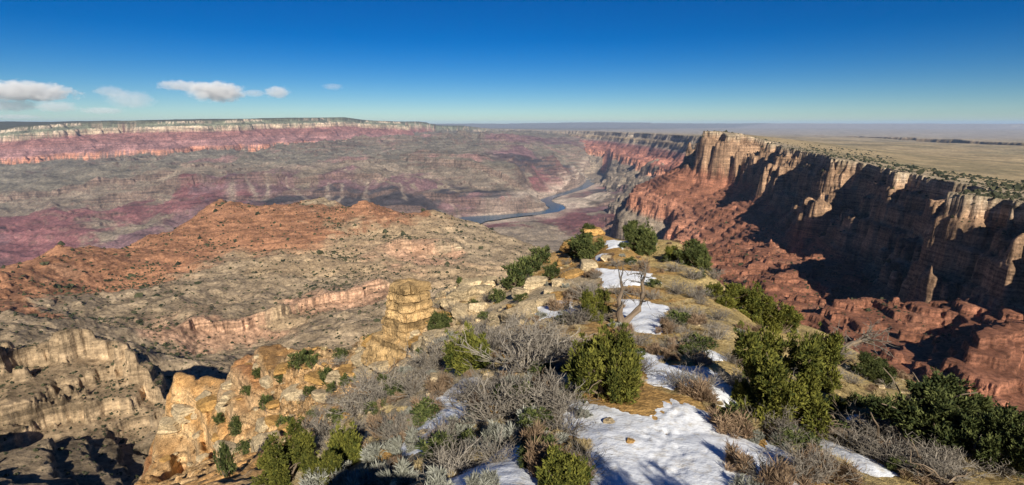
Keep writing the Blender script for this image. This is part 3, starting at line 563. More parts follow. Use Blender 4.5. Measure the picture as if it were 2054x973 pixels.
for pts in SNOW_PX:
    w = np.array([h_[:2] for h_ in (hit(*p) if p[1] < 1000 else None or hit(*p) for p in pts) if h_])
    if len(w) < 3: continue
    lo, hi = w.min(0)-2, w.max(0)+2
    m = (gx_ > lo[0]) & (gx_ < hi[0]) & (gy_ > lo[1]) & (gy_ < hi[1])
    d_, _ = seg_dist(gx_[m], gy_[m], w, True); d_ = np.where(inside(gx_[m], gy_[m], w), d_, -d_)
    sgn[m] = np.maximum(sgn[m], d_)
rr2 = np.hypot(gx_, gy_)
sgn = sgn+fbm(gx_, gy_, 1.9, 6, 131, .66)*.36*np.clip(rr2/18, .8, 3)+.05
sn_h = np.clip(sgn, -.3, .45)*.15+fbm(gx_, gy_, .5, 4, 132, .6)*.022+ridged(gx_, gy_, .9, 2, 133)*.012
# trodden path of footprints up the middle of the largest patch
rs = np.random.RandomState(4)
path = [hit(u, v)[:2] for u, v in [(1345, 960), (1330, 900), (1350, 850), (1355, 815), (1330, 770), (1300, 730)]]
pa = np.array(path); tt = np.linspace(0, len(pa)-1, 90)
for i, t in enumerate(tt):
    cx, cy = np.interp(t, np.arange(len(pa)), pa[:, 0])+rs.normal(0, .30), np.interp(t, np.arange(len(pa)), pa[:, 1])+rs.normal(0, .12)
    dq = np.sqrt(((gx_-cx)/.075)**2+((gy_-cy)/.14)**2); sn_h -= rs.uniform(.01, .035)*(1-sstep(.3, 1.4, dq))
keep = sgn > -.12
kf = grid_faces(*gx_.shape); kv = keep.ravel(); kf = kf[kv[kf].all(1)]
uq, inv = np.unique(kf, return_inverse=True)
Vs = np.stack([gx_.ravel(), gy_.ravel(), (gz_+sn_h).ravel()], 1)[uq]
m, nt, b = mat('old_snow'); g = NT(nt); pos = g.n('NewGeometry').outputs['Position']
g.l(g.mix(g.ramp(g.noise(pos, 3.5, 6, .7), [(.50, 0.), (.70, 1.)]), (.88, .89, .91), (.60, .55, .47)), b.inputs['Base Color']); b.inputs['Roughness'].default_value = .55
g.bump(g.noise(pos, 9, 5, .65), .6, .05, b)
tag(link('snow', raw_mesh('snow', Vs, inv.reshape(kf.shape), m, True)), kind='stuff')

# ------------------------------------------------------------------ plant makers (each returns mesh data, shared by the copies)
def blades(P0, D, L, Wd, rs, tint):
    """one narrow leaf face per row: base, direction, length, width"""
    n = len(P0); D = D/np.linalg.norm(D, axis=1, keepdims=True); side = np.cross(D, rs.normal(size=(n, 3))); side /= np.linalg.norm(side, axis=1, keepdims=True)
    a = P0-side*Wd[:, None]*.35; b_ = P0+side*Wd[:, None]*.35; mid = P0+D*L[:, None]*.55; c = mid+side*Wd[:, None]*.5; d = mid-side*Wd[:, None]*.5; t = P0+D*L[:, None]
    V = np.stack([a, b_, c, t, d], 1).reshape(-1, 3); Fc = np.arange(n*5).reshape(n, 5)
    return V, Fc, np.repeat(tint, 5, 0)
def tube(path, r0, r1, sides=5, seed=0, wob=0.0):
    path = np.asarray(path, float); n = len(path); T = np.gradient(path, axis=0); T /= np.linalg.norm(T, axis=1, keepdims=True)+1e-9
    up = np.where(np.abs(T[:, 2:3]) > .9, [[1., 0, 0]], [[0, 0, 1.]]); X = np.cross(T, up); X /= np.linalg.norm(X, axis=1, keepdims=True); Y = np.cross(T, X)
    rad = np.linspace(r0, r1, n)
    if wob: rad = rad*(1+wob*np.random.RandomState(seed).normal(size=n))
    a = np.linspace(0, 2*np.pi, sides, endpoint=False)
    V = path[:, None]+rad[:, None, None]*(np.cos(a)[None, :, None]*X[:, None]+np.sin(a)[None, :, None]*Y[:, None])
    i = np.arange(n-1)[:, None]*sides; j = np.arange(sides)[None]; jn = (j+1) % sides
    Fc = np.stack([i+j, i+jn, i+sides+jn, i+sides+j], -1).reshape(-1, 4)
    return V.reshape(-1, 3), Fc
def join(parts):
    V, Fc, off = [], [], 0
    for v, f in parts: V.append(v); Fc.append(np.asarray(f)+off); off += len(v)
    return np.concatenate(V), np.concatenate(Fc)
def crooked(rs, p0, d, L, n=6, bend=.35, grav=0.):
    p = np.array(p0, float); d = np.array(d, float)/np.linalg.norm(d); out = [p.copy()]
    for _ in range(n-1):
        d = d+rs.normal(size=3)*bend/np.sqrt(n)+np.array([0, 0, grav/n]); d /= np.linalg.norm(d); p = p+d*L/(n-1); out.append(p.copy())
    return np.array(out)
def plant_mat(name, lo, hi, rough=.8, trans=0.):
    m, nt, b = mat(name); g = NT(nt); t = g.n('Attribute', attribute_name='tint').outputs['Color']
    obi = g.n('ObjectInfo').outputs['Random']; c = g.mix(g.n('SeparateColor').outputs[0], lo, hi)
    sep = [n_ for n_ in nt.nodes if n_.bl_idname == 'ShaderNodeSeparateColor'][0]; g.l(t, sep.inputs[0])
    c = g.mul(c, g.ramp(obi, [(0., .82), (1., 1.18)])); g.l(c, b.inputs['Base Color']); b.inputs['Roughness'].default_value = rough
    return m
M_JUN = plant_mat('juniper_foliage', (.035, .048, .010), (.20, .19, .035))
M_DRK = plant_mat('pinyon_foliage', (.022, .034, .011), (.135, .148, .045))
M_BRK = plant_mat('weathered_bark', (.09, .06, .04), (.28, .215, .15))
M_GRY = plant_mat('grey_dead_wood', (.09, .075, .06), (.28, .245, .20))
M_SAGE = plant_mat('frosted_sage', (.13, .13, .095), (.37, .365, .31))
M_BRN = plant_mat('dry_brown_brush', (.12, .075, .045), (.33, .23, .145))
M_TAN = plant_mat('dry_bunch_grass', (.27, .195, .085), (.52, .41, .22))
def mk(name, V, Fc, m, tint=None):
    me = raw_mesh(name, V, Fc, m)
    set_col(me, 'tint', tint if tint is not None else np.full((len(V), 3), .5)); return me
def juniper(seed, w, h, kind, n=420, per=12, L=.13):
    """columnar / round / spreading conifer bush: lobes of leaf sprays on crooked limbs"""
    rs = np.random.RandomState(seed); lobes = []
    if kind == 'column':
        for i in range(24):
            a = rs.uniform(0, 6.28); q = np.sqrt(rs.uniform(0, 1))*.42*w; hh = h*(1-.42*(q/(.42*w))**2)*rs.uniform(.66, 1.05); b0 = rs.uniform(0, .3)*hh
            lobes.append((q*np.cos(a), q*np.sin(a), (hh+b0)*.5, w*rs.uniform(.06, .125), (hh-b0)*.5, rs.normal(0, .14)))
    elif kind == 'round':
        for i in range(26):
            a = rs.uniform(0, 6.28); q = np.sqrt(rs.uniform(0, 1))*.42*w; z = h*rs.uniform(.16, .84)*(1-.30*(q/(.42*w))**2)
            f_ = 1.22 if rs.rand() < .25 else 1.; q *= f_; z *= f_**.7; lobes.append((q*np.cos(a), q*np.sin(a), z, w*rs.uniform(.06, .145), h*rs.uniform(.10, .20), rs.normal(0, .14)))
    else:
        for i in range(30):
            a = rs.uniform(0, 6.28); q = np.sqrt(rs.uniform(0, 1))*.46*w; z = h*rs.uniform(.18, .86)*(1-.35*(q/(.46*w))**2)
            lobes.append((q*np.cos(a), q*np.sin(a), z, w*rs.uniform(.06, .13), h*rs.uniform(.07, .15), rs.normal(0, .14)))
    P0, D, T = [], [], []
    for i in range(n):
        x, y, z, rx, rz, lt = lobes[rs.randint(len(lobes))]; d = rs.normal(size=3); d /= np.linalg.norm(d); q = rs.uniform(.35, 1.)**.6
        c = np.array([x, y, z])+d*np.array([rx, rx, rz])*q*(1+.35*abs(rs.normal())*(q > .86)); c[2] = max(c[2], .03*h)
        up = np.array([0, 0, 1.0 if kind == 'column' else .55])
        dr = d*np.array([1, 1, .6])+up; t0 = np.clip(rs.normal(.48, .2)+lt, 0, 1)
        P0.append(c+rs.normal(size=(per, 3))*L*.42); D.append(dr+rs.normal(size=(per, 3))*.55); T.append(np.clip(t0+rs.normal(size=per)*.14, 0, 1))
    P0, D, T = np.concatenate(P0), np.concatenate(D), np.concatenate(T); k = len(P0)
    V, Fc, tt_ = blades(P0, D, L*rs.uniform(.7, 1.5, k), L*rs.uniform(.28, .5, k), rs, T[:, None]*np.ones((1, 3)))
    parts = [tube(crooked(rs, (0, 0, -.25), (rs.normal()*.2, rs.normal()*.2, 1), h*.55, 6, .3), .045*w+.02, .02*w, 6)]
    for i in range(8):
        d = rs.normal(size=3)+np.array([0, 0, .5]); parts.append(tube(crooked(rs, (0, 0, .2*h), d, rs.uniform(.5, .68)*w, 7, .6), .014*w, .004*w, 4))
    for x, y, z, rx, rz, lt in lobes[:20]:
        e = np.array([x, y, z]); s0 = np.array([x*.06, y*.06, h*.02]); mid = (s0+e)/2+rs.normal(size=3)*.06*w
        tq_ = np.linspace(0, 1, 6)[:, None]; pth = (1-tq_)**2*s0+2*tq_*(1-tq_)*mid+tq_**2*e; parts.append(tube(pth, .022*w, .007*w, 5))
    tv, tf = join(parts)
    return (V, Fc, tt_), (tv, tf)
def dead_bush(seed, w, h, stems=26, twigs=5, r=.012, fine=.5):
    """leafless shrub: many crooked grey stems forking into twigs"""
    rs = np.random.RandomState(seed); parts, ti = [], []
    for i in range(stems):
        a = rs.uniform(0, 6.28); lean = rs.uniform(.15, 1.25); d = (np.cos(a)*lean, np.sin(a)*lean, 1); Ls = np.hypot(w*.5*min(lean, 1), h)*rs.uniform(.6, .95)
        p = crooked(rs, (np.cos(a)*.06*w*rs.rand(), np.sin(a)*.06*w*rs.rand(), -.05), d, Ls, 6, .5, .1); v, f = tube(p, r*1.25, r*.5, 4); parts.append((v, f)); t = rs.uniform(.2, 1); ti.append(np.full(len(v), t))
        for j in range(twigs):
            k = rs.randint(2, 6); q = p[k]; dd = (p[k]-p[k-1])*2/Ls*3+rs.normal(size=3)*.55+np.array([0, 0, .25])
            p2 = crooked(rs, q, dd, Ls*rs.uniform(.25, .5), 4, .5); v, f = tube(p2, r*.62, r*.3, 3); v4 = v; parts.append((v, f)); ti.append(np.full(len(v), np.clip(t+rs.normal()*.15, 0, 1)))
            for kk in range(2):
                q3 = p2[rs.randint(1, 4)]; p3 = crooked(rs, q3, rs.normal(size=3)*.7+dd*.5+np.array([0, 0, .3]), Ls*rs.uniform(.10, .26)*fine*2, 3, .4)
                v, f = tube(p3, r*.4, r*.22, 3); parts.append((v, f)); ti.append(np.full(len(v), np.clip(t+rs.normal()*.15, 0, 1)))
    V, Fc = join(parts); t = np.concatenate(ti); return V, Fc, t[:, None]*np.ones((1, 3))
def tuft(seed, w, h, n=420, wd=.012, spread=.8, leafy=True):
    """dense low brush or grass: upright narrow blades fanning from a crown"""
    rs = np.random.RandomState(seed); a = rs.uniform(0, 6.28, n); q = np.sqrt(rs.uniform(0, 1, n))*.3*w
    nl = 13; la = rs.uniform(0, 6.28, nl); lq = np.sqrt(rs.uniform(0, 1, nl))*.42*w; li = rs.randint(nl, size=n); lh = rs.uniform(.45, 1.1, nl)*(1-.35*(lq/(.42*w))**2)
    z0 = rs.uniform(-.04, .62 if leafy else .25, n); fl = .35+.65*np.clip(z0, 0, 1)
    P0 = np.stack([lq[li]*np.cos(la[li])+q*.42*fl*np.cos(a), lq[li]*np.sin(la[li])+q*.42*fl*np.sin(a), z0*h*lh[li]], 1)
    ln = rs.normal(0, .35, (nl, 2)); D = np.stack([np.cos(a)*spread*rs.uniform(.1, 1, n)+ln[li, 0], np.sin(a)*spread*rs.uniform(.1, 1, n)+ln[li, 1], np.ones(n)*.8], 1)+rs.normal(0, .35 if leafy else .12, (n, 3))
    Ln = h*lh[li]*(rs.uniform(.16, .42, n) if leafy else rs.uniform(.35, .8, n)); t = np.clip(.5+rs.normal(size=n)*.2+rs.normal(0, .16, nl)[li], 0, 1)
    return blades(P0, D, Ln, wd*rs.uniform(.6, 1.5, n), rs, t[:, None]*np.ones((1, 3)))
LIB = {}
def lib(key, make, mats):
    if key not in LIB: LIB[key] = make()
    return LIB[key]
def build_lib():
    def jun(key, kind, m, seed, w, h, n, per, L):
        (V, Fc, t), (tv, tf) = juniper(seed, w, h, kind, n, per, L)
        LIB[key] = ('tree', mk('foliage', V, Fc, m, t), mk('trunk', tv, tf, M_BRK), w, h)
    jun('column', 'column', M_JUN, 3, 1.0, 1.0, 1700, 14, .042); jun('column2', 'column', M_JUN, 8, 1.0, 1.0, 760, 14, .060)
    jun('olive', 'round', M_JUN, 5, 1.0, .95, 2600, 14, .032); jun('olive2', 'round', M_JUN, 15, 1.0, .9, 1300, 13, .044)
    jun('pinyon', 'spread', M_DRK, 6, 1.0, .7, 3000, 13, .029); jun('pinyon2', 'round', M_DRK, 16, 1.0, .8, 1300, 13, .044); jun('pinyon3', 'column', M_DRK, 26, 1.0, 1.1, 800, 13, .056); jun('dot', 'round', M_DRK, 36, 1.0, .8, 150, 10, .11)
    for i in range(4): LIB['grey%d' % i] = ('bush', mk('dead_shrub', *(lambda q: (q[0], q[1], M_GRY, q[2]))(dead_bush(40+i, 1.0, .75, 34, 6, .0115))), 1.0, .75)
    for i in range(3): LIB['sage%d' % i] = ('bush', mk('sagebrush', *(lambda q: (q[0], q[1], M_SAGE, q[2]))(tuft(50+i, 1.0, .6, 2600, .017, 1.2))), 1.0, .6)
    for i in range(3): LIB['brush%d' % i] = ('bush', mk('brush', *(lambda q: (q[0], q[1], M_BRN, q[2]))(tuft(60+i, 1.0, .7, 2600, .012, 1.2))), 1.0, .7)
    for i in range(3): LIB['grass%d' % i] = ('bush', mk('bunchgrass', *(lambda q: (q[0], q[1], M_TAN, q[2]))(tuft(70+i, 1.0, .7, 900, .011, 1.2, False))), 1.0, .7)
build_lib()
RSP = np.random.RandomState(77)
NAMES = {'column': 'juniper', 'column2': 'juniper', 'olive': 'juniper', 'olive2': 'juniper', 'pinyon': 'pinyon_pine', 'pinyon2': 'pinyon_pine', 'pinyon3': 'pinyon_pine', 'dot': 'small_juniper', 'grey': 'dead_shrub', 'sage': 'sagebrush', 'brush': 'dry_brush', 'grass': 'bunchgrass'}
def plant_at(key, loc, w, h, label, group, cat):
    L_ = LIB[key]; nm = NAMES.get(key) or NAMES[key[:-1]]
    if L_[0] == 'tree':
        o = bpy.data.objects.new(nm, None); o.empty_display_size = .2; col.objects.link(o)
        link('foliage', L_[1], o); link('trunk', L_[2], o)
    else: o = link(nm, L_[1])
    o.location = (loc[0], loc[1], loc[2]-.03*h); o.rotation_euler = (0, 0, RSP.uniform(0, 6.28)); o.scale = (w/L_[-2], w/L_[-2], h/L_[-1])
    return tag(o, label, cat, group)
USED = []
def plant(key, u, v, wpx, hpx, label, group=None, cat=None):
    q = hit(u, v)
    if q is None: print('miss', key, u, v); return
    k = q[3]/F; cat = cat or ('tree' if LIB[key][0] == 'tree' else 'shrub')
    USED.append((q[0], q[1], wpx*k*.5)); fore = 1/max(.75, math.cos(math.atan2(-q[2], q[1])))
    return plant_at(key, q[:3], wpx*k, hpx*k*min(fore, 1.15), label, group, cat)
GJ, GD, GG = 'junipers and pinyons on the ridge', 'small dark junipers on the left slope', 'grey leafless shrubs on the ridge'
plant('column', 1215, 792, 150, 145, 'olive columnar juniper beside the bare ochre dirt at the top of the large snow patch', GJ)
plant('olive', 1560, 850, 175, 185, 'largest olive juniper, right of the snow patches', GJ)
plant('olive2', 1640, 770, 90, 110, 'olive juniper touching the right side of the largest juniper', GJ)
plant('olive2', 1640, 850, 80, 60, 'low olive juniper bush at the right foot of the largest juniper', GJ)
plant('pinyon', 1870, 895, 250, 135, 'wide spreading dark green pinyon near the lower right corner', GJ)
plant('pinyon', 2030, 950, 160, 130, 'dark green pinyon cut by the right edge of the picture', GJ)
plant('pinyon2', 1180, 517, 75, 52, 'dark round pinyon left of the topmost snow patch', GJ)
plant('pinyon3', 1292, 508, 55, 68, 'tall dark pinyon right of the topmost snow patch at the ridge end', GJ)
plant('pinyon2', 1270, 482, 45, 42, 'dark pinyon behind the tall one at the ridge end', GJ)
plant('olive2', 1225, 474, 40, 26, 'low olive bush on the skyline above the topmost snow patch', GJ)
plant('pinyon2', 1181, 472, 34, 26, 'small dark bush on the orange knob at the ridge end', GJ)
plant('pinyon2', 1395, 535, 66, 58, 'dark pinyon on the right flank near the ridge end', GJ)
plant('pinyon', 1435, 552, 62, 48, 'spreading dark pinyon on the right skyline, just below its neighbour', GJ)
plant('olive2', 1455, 610, 70, 48, 'olive juniper on the right flank, furthest of the flank group', GJ)
plant('olive', 1510, 640, 95, 75, 'olive juniper in the middle of the group on the right flank', GJ)
plant('olive2', 1565, 668, 75, 66, 'olive juniper on the right skyline above the largest juniper', GJ)
plant('olive2', 1345, 520, 30, 28, 'small olive bush beside the tall pinyon at the ridge end', GJ)
plant('column2', 940, 740, 96, 80, 'bright green juniper among grey shrubs on the left side of the ridge', GJ)
plant('pinyon2', 880, 668, 46, 46, 'dark round pinyon at the right foot of the rock pinnacle', GJ)
plant('olive', 575, 968, 125, 105, 'olive juniper at the bottom edge, left of centre', GJ)
plant('column2', 695, 935, 80, 82, 'green juniper above the frosted sage at the bottom left', GJ)
plant('olive2', 655, 975, 70, 80, 'olive juniper between two larger ones at the bottom left', GJ)
plant('column2', 1130, 990, 120, 85, 'green juniper growing out of brown brush at the bottom centre', GJ)
plant('pinyon', 1740, 760, 90, 50, 'low dark green pinyon behind the fallen dead branches on the right', GJ)
plant_at('olive', (4.3, -.6, -4.2), 2.6, 4.4, 'olive juniper standing beside the viewpoint, behind the picture', GJ, 'tree')
plant('olive2', 1190, 640, 66, 60, 'greyish juniper left of the twisted dead tree', GJ)
for u, v, w, h in [(740, 690, 20, 18), (685, 722, 22, 20), (655, 765, 26, 26), (600, 742, 34, 24), (628, 738, 24, 20), (715, 765, 18, 15), (692, 776, 20, 15), (665, 790, 18, 15), (520, 758, 24, 15), (500, 790, 22, 13), (535, 830, 20, 24), (865, 585, 9, 20), (455, 955, 30, 56), (478, 865, 30, 24), (440, 850, 20, 16),
                   (1082, 530, 40, 30), (1062, 550, 46, 32), (1038, 575, 58, 44), (1030, 512, 22, 16), (1072, 500, 24, 18), (993, 528, 18, 12), (1105, 482, 16, 12), (922, 574, 12, 14), (960, 547, 16, 12), (1000, 605, 26, 22), (1120, 500, 30, 22), (785, 705, 26, 22), (800, 690, 20, 16), (590, 690, 12, 10), (495, 905, 26, 20), (570, 860, 24, 18), (620, 800, 18, 14), (1150, 500, 30, 20), (1105, 560, 34, 26)]:
    plant('dot', u, v, w*1.1, h*1.15, 'small dark juniper bush dotted on the left slope of the ridge', GD)
for i, (u, v, w, h, t) in enumerate([(1050, 740, 170, 105, 'largest tangle of grey leafless shrub left of the columnar juniper'), (1000, 840, 150, 95, 'pale grey dead shrub with thick bare stems below the largest tangle'), (1085, 820, 120, 85, 'grey leafless shrub touching the left edge of the large snow patch'), (930, 660, 70, 50, None), (870, 735, 84, 70, None), (770, 810, 110, 75, None), (830, 790, 80, 60, None), (1125, 715, 75, 60, None), (985, 700, 90, 60, None), (1020, 660, 80, 56, None), (1150, 650, 70, 50, None), (720, 830, 90, 62, None), (940, 800, 70, 50, None), (1090, 690, 90, 62, None), (960, 640, 80, 50, None), (1360, 590, 44, 38, None), (1390, 560, 40, 32, None), (1350, 545, 36, 28, None), (1400, 600, 50, 36, None), (1370, 640, 50, 36, None), (1310, 600, 30, 26, None), (1180, 600, 60, 44, None), (1120, 620, 50, 36, None), (1410, 780, 70, 46, 'grey leafless shrub rising from the blue shaded snow strip'), (1360, 775, 60, 44, None), (1800, 930, 90, 56, None), (1870, 950, 110, 60, None), (1700, 870, 60, 40, None), (1530, 965, 90, 60, None), (1000, 930, 80, 56, None), (890, 890, 80, 60, None), (1240, 590, 30, 26, None), (1440, 680, 46, 36, None), (1670, 720, 60, 40, None), (790, 880, 80, 60, None), (660, 880, 80, 56, None), (740, 780, 70, 50, None)]):
    if u < 1135 and v < 668 and t is None: continue
    plant('grey%d' % (i % 4), u, v, w*1.0, h*.72, t or 'grey leafless shrub with bare crooked twigs on the ridge slope', GG)
for i, (u, v, w, h) in enumerate([(650, 985, 80, 50), (735, 980, 80, 50), (800, 975, 70, 48), (880, 985, 70, 48), (970, 985, 66, 44), (820, 905, 60, 44), (1060, 860, 60, 46), (1010, 890, 70, 48), (930, 870, 60, 40), (960, 915, 56, 40), (1170, 840, 30, 24), (900, 700, 50, 36), (1040, 790, 60, 44), (1500, 990, 60, 40), (760, 925, 60, 40), (700, 980, 56, 40)]):
    plant('sage%d' % (i % 3), u, v, w*1.2, h*1.15, 'frosty pale sagebrush clump among the shrubs of the near ridge', 'frosted sagebrush on the near ridge')
for i, (u, v, w, h) in enumerate([(1105, 945, 110, 90), (1460, 868, 84, 54), (1400, 800, 70, 44), (1470, 945, 80, 60), (1560, 985, 100, 60), (885, 790, 56, 44), (1330, 665, 56, 30), (1395, 650, 44, 28), (1290, 545, 40, 26), (1120, 620, 50, 36), (850, 830, 56, 40), (760, 870, 60, 44), (870, 830, 44, 32), (1620, 960, 80, 46), (1080, 905, 70, 60), (1250, 665, 40, 22), (1195, 555, 30, 20), (1150, 600, 40, 26), (1320, 710, 44, 28), (1680, 960, 80, 46), (1350, 700, 36, 24)]):
    plant('brush%d' % (i % 3), u, v, w*1.1, h*1.15, 'rust brown dry brush clump on the ridge', 'brown brush clumps on the ridge')
# grass and small brush scattered over the soil: the countable nearest clumps
def snow_at(x, y):
    th_, r_ = np.arctan2(x, y+1), np.hypot(x, y+1); i = np.searchsorted(rr, r_); j = int((th_-az[0])/(az[1]-az[0])); return sgn[min(i, len(rr)-1), min(max(j, 0), len(az)-1)]
cnt = {'grass': 0, 'brush': 0, 'grey': 0, 'sage': 0, 'dot': 0}
tries = 0
while sum(cnt.values()) < 680 and tries < 8000:
    tries += 1
    u, v = RSP.uniform(560, 2040), RSP.uniform(480, 970)
    q = hit(u, v)
    if q is None or q[3] > 72 or snow_at(q[0], q[1]) > RSP.uniform(-.1, .2): continue
    x, y = q[0], q[1]; right = u > 1300+(v-480)*.45
    bare = abs(fbm(np.array([x]), np.array([y]), 7, 3, 140)[0])
    if 1150 < u < 1420 and 780 < v < 850: continue
    if RSP.rand() < .25 and bare < .08: continue
    if any((x-a)**2+(y-b_)**2 < (.55*c)**2 for a, b_, c in USED): continue
    kd = RSP.choice(['grass', 'brush', 'grey', 'sage', 'dot'], p=[.62, .17, .12, .03, .06] if right else [.52, .24, .11, .05, .08])
    if cnt[kd] >= (290 if kd == 'grass' else 160): continue
    cnt[kd] += 1; big = {'grass': .55, 'brush': .65, 'grey': .95, 'sage': .7, 'dot': .8}[kd]*RSP.uniform(.6, 1.3)*(1+.006*q[3])
    lab, gp = {'grass': ('straw coloured bunchgrass clump on the ridge', 'straw bunchgrass on the ridge'), 'brush': ('rust brown dry brush clump on the ridge', 'brown brush clumps on the ridge'),
               'grey': ('grey leafless shrub with bare crooked twigs on the ridge slope', GG), 'sage': ('frosty pale sagebrush clump among the shrubs of the near ridge', 'frosted sagebrush on the near ridge'), 'dot': ('knee high dark juniper seedling among the shrubs', 'juniper seedlings')}[kd]
    key = kd if kd == 'dot' else kd+str(RSP.randint(3))
    plant_at(key, q[:3], big, big*RSP.uniform(.4, .7), lab, gp, 'grass' if kd == 'grass' else ('tree' if kd == 'dot' else 'shrub'))
print('plants', cnt, tries, time.time()-T0)

# ------------------------------------------------------------------ dead trees and fallen branches
def wood(name, branches, label, cat, group=None, off=(0, 0, 0)):
    root = bpy.data.objects.new(name, None); root.empty_display_size = .2; col.objects.link(root); root.location = off; tag(root, label, cat, group); return root
def dead_tree(base, k, rs, label):
    root = wood('dead_tree', None, label, 'tree', None, base)
    T1 = np.array([(0, 0, -.2), (-.10, 0, .25), (-.22, .05, .6), (-.18, .0, 1.0), (-.28, .05, 1.4), (-.12, .1, 1.9), (-.20, .1, 2.4)])*k
    T2 = np.array([(.02, .05, -.2), (.12, 0, .2), (.45, .0, .55), (.78, .05, .85), (.92, .1, 1.3), (1.0, .1, 1.8), (.90, .1, 2.3), (1.05, .1, 2.8)])*k
    v, f = join([tube(T1, .25*k, .06*k, 9, 1, .10), tube(T2, .23*k, .06*k, 9, 2, .10)]); link('trunk', mk('trunk', v, f, M_BRK, np.repeat(rs.uniform(.2, .7, (len(v), 1)), 3, 1)), root)
    parts = []
    for T_ in (T1, T2):
        for i in range(9):
            a = T_[rs.randint(3, len(T_))]; d = rs.normal(size=3)*.8+np.array([0, 0, .5]); p = crooked(rs, a, d, k*rs.uniform(.5, 1.2), 6, .7); parts.append(tube(p, .045*k, .012*k, 5))
            for j in range(6): p2 = crooked(rs, p[rs.randint(1, 6)], rs.normal(size=3)+np.array([0, 0, .3]), k*rs.uniform(.2, .6), 4, .6); parts.append(tube(p2, .018*k, .007*k, 3))
    v, f = join(parts); link('branch', mk('branch', v, f, M_GRY, np.full((len(v), 3), .35)), root); return root
q = hit(1250, 652); dead_tree(q[:3], q[3]/F*110/2.9, np.random.RandomState(12), 'twisted dead tree with two forked bare trunks beside the middle snow patches')
q = hit(1660, 715); rs = np.random.RandomState(31)
root = wood('dead_tree', None, 'leaning dead tree with a fan of bare grey branches right of the largest juniper', 'tree', None, q[:3]); k = q[3]/F
parts = []; Tm = np.array([(0, 0, -6), (22, 5, 10), (45, 8, 22), (70, 10, 30), (95, 12, 26)])*k; v, f = tube(Tm, 7*k, 3*k, 7, 3, .1); link('trunk', mk('trunk', v, f, M_BRK), root)
for i in range(16):
    a = Tm[rs.randint(1, 5)]+rs.normal(size=3)*2*k; d = np.array([rs.uniform(-.5, 1), rs.normal()*.3, rs.uniform(-.55, .9)]); p = crooked(rs, a, d, k*rs.uniform(24, 60), 6, .6); parts.append(tube(p, 1.4*k, .45*k, 4))
    for j in range(7): parts.append(tube(crooked(rs, p[rs.randint(1, 6)], d+rs.normal(size=3)*.7, k*rs.uniform(10, 32), 4, .6), .8*k, .3*k, 3))
v, f = join(parts); link('branch', mk('branch', v, f, M_GRY, np.full((len(v), 3), .35)), root)
def fallen(pts, r, label, seed, nb=8):
    w = [hit(*p) for p in pts]; o = np.array(w[0][:3]); rs = np.random.RandomState(seed)
    P_ = np.array([np.array(a[:3])-o+np.array([0, 0, r*.8+rs.uniform(0, .12)]) for a in w]); t = np.linspace(0, len(P_)-1, 14); pth = np.stack([np.interp(t, np.arange(len(P_)), P_[:, c]) for c in range(3)], 1)+rs.normal(size=(14, 3))*r*.5
    root = wood('fallen_branch', None, label, 'branch', None, o); v, f = tube(pth, r, r*.4, 7, seed, .12); parts = [(v, f)]
    for i in range(nb):
        a = pth[rs.randint(2, 14)]; p = crooked(rs, a, rs.normal(size=3)+np.array([0, 0, .6]), rs.uniform(.4, 1.3), 6, .7); parts.append(tube(p, r*.35, r*.1, 4))
        for j in range(3): parts.append(tube(crooked(rs, p[rs.randint(1, 6)], rs.normal(size=3), rs.uniform(.2, .5), 4, .6), r*.14, r*.06, 3))
    v, f = join(parts); link('wood', mk('wood', v, f, M_BRK, np.repeat(rs.uniform(0, .9, (len(v), 1)), 3, 1)), root)
fallen([(1600, 868), (1690, 880), (1760, 905), (1830, 960)], .13, 'long dark fallen branch lying across the lower right slope', 5, 9)
fallen([(1680, 858), (1760, 880), (1850, 905)], .07, 'thin weathered fallen branch above the long dark one', 6, 8)
fallen([(1790, 900), (1850, 940), (1900, 985)], .09, 'pale fallen branch with snow beside it near the bottom right', 7, 8)
fallen([(1010, 800), (1060, 770), (1110, 790)], .05, 'bare grey fallen limb within the grey shrubs', 8, 14)

# ------------------------------------------------------------------ rocks
def ico(sub):
    import bmesh
    bm = bmesh.new(); bmesh.ops.create_icosphere(bm, subdivisions=sub, radius=1); V = np.array([v.co[:] for v in bm.verts]); Fc = np.array([[v.index for v in f.verts] for f in bm.faces]); bm.free(); return V, Fc
IV, IF = ico(4)
def boulder(seed, flat=.7):
    rs = np.random.RandomState(seed); n = rs.normal(size=(16, 3)); n /= np.linalg.norm(n, axis=1, keepdims=True); n[:6] = [(1, .1, 0), (-1, .2, .1), (.1, 1, 0), (0, -1, .15), (.1, 0, 1), (0, .1, -1)]; n /= np.linalg.norm(n, axis=1, keepdims=True)
    d = rs.uniform(.72, 1.05, 16); dots = IV@n.T; r_ = np.min(np.where(dots > .05, d/np.maximum(dots, .05), 9), 1); V = IV*r_[:, None]
    V = V*(1+.05*fbm(V[:, 0]*3+seed, V[:, 1]*3+V[:, 2]*2, 1, 4, 150)[:, None]); V[:, 2] *= flat
    V[:, :2] *= (1+.05*pn(V[:, 2]*6, V[:, 0]*.3, 151))[:, None]; return V
M_STONE = gm_mat('cream_limestone', .35, .8, .05)
BM = []
for i in range(6):
    me = raw_mesh('boulder', boulder(200+i, .5+.08*i), IF, M_STONE); set_col(me, 'geo', np.tile(CRM*.82 if i % 3 else OCH*.85, (len(IV), 1))); BM.append(me)
GB = 'cream limestone blocks along the ridge'
def rock(u, v, wpx, hpx, label=None, var=None):
    q = hit(u, v)
    if q is None: return
    k = q[3]/F; o = link('boulder', BM[RSP.randint(6) if var is None else var]); o.location = (q[0], q[1], q[2]+hpx*k*.15); o.rotation_euler = (RSP.normal()*.12, RSP.normal()*.12, RSP.uniform(0, 6.28)); o.scale = (wpx*k*.55, wpx*k*.45, hpx*k*.75)
    tag(o, label or 'angular cream limestone block lying on the ridge slope', 'rock', GB)
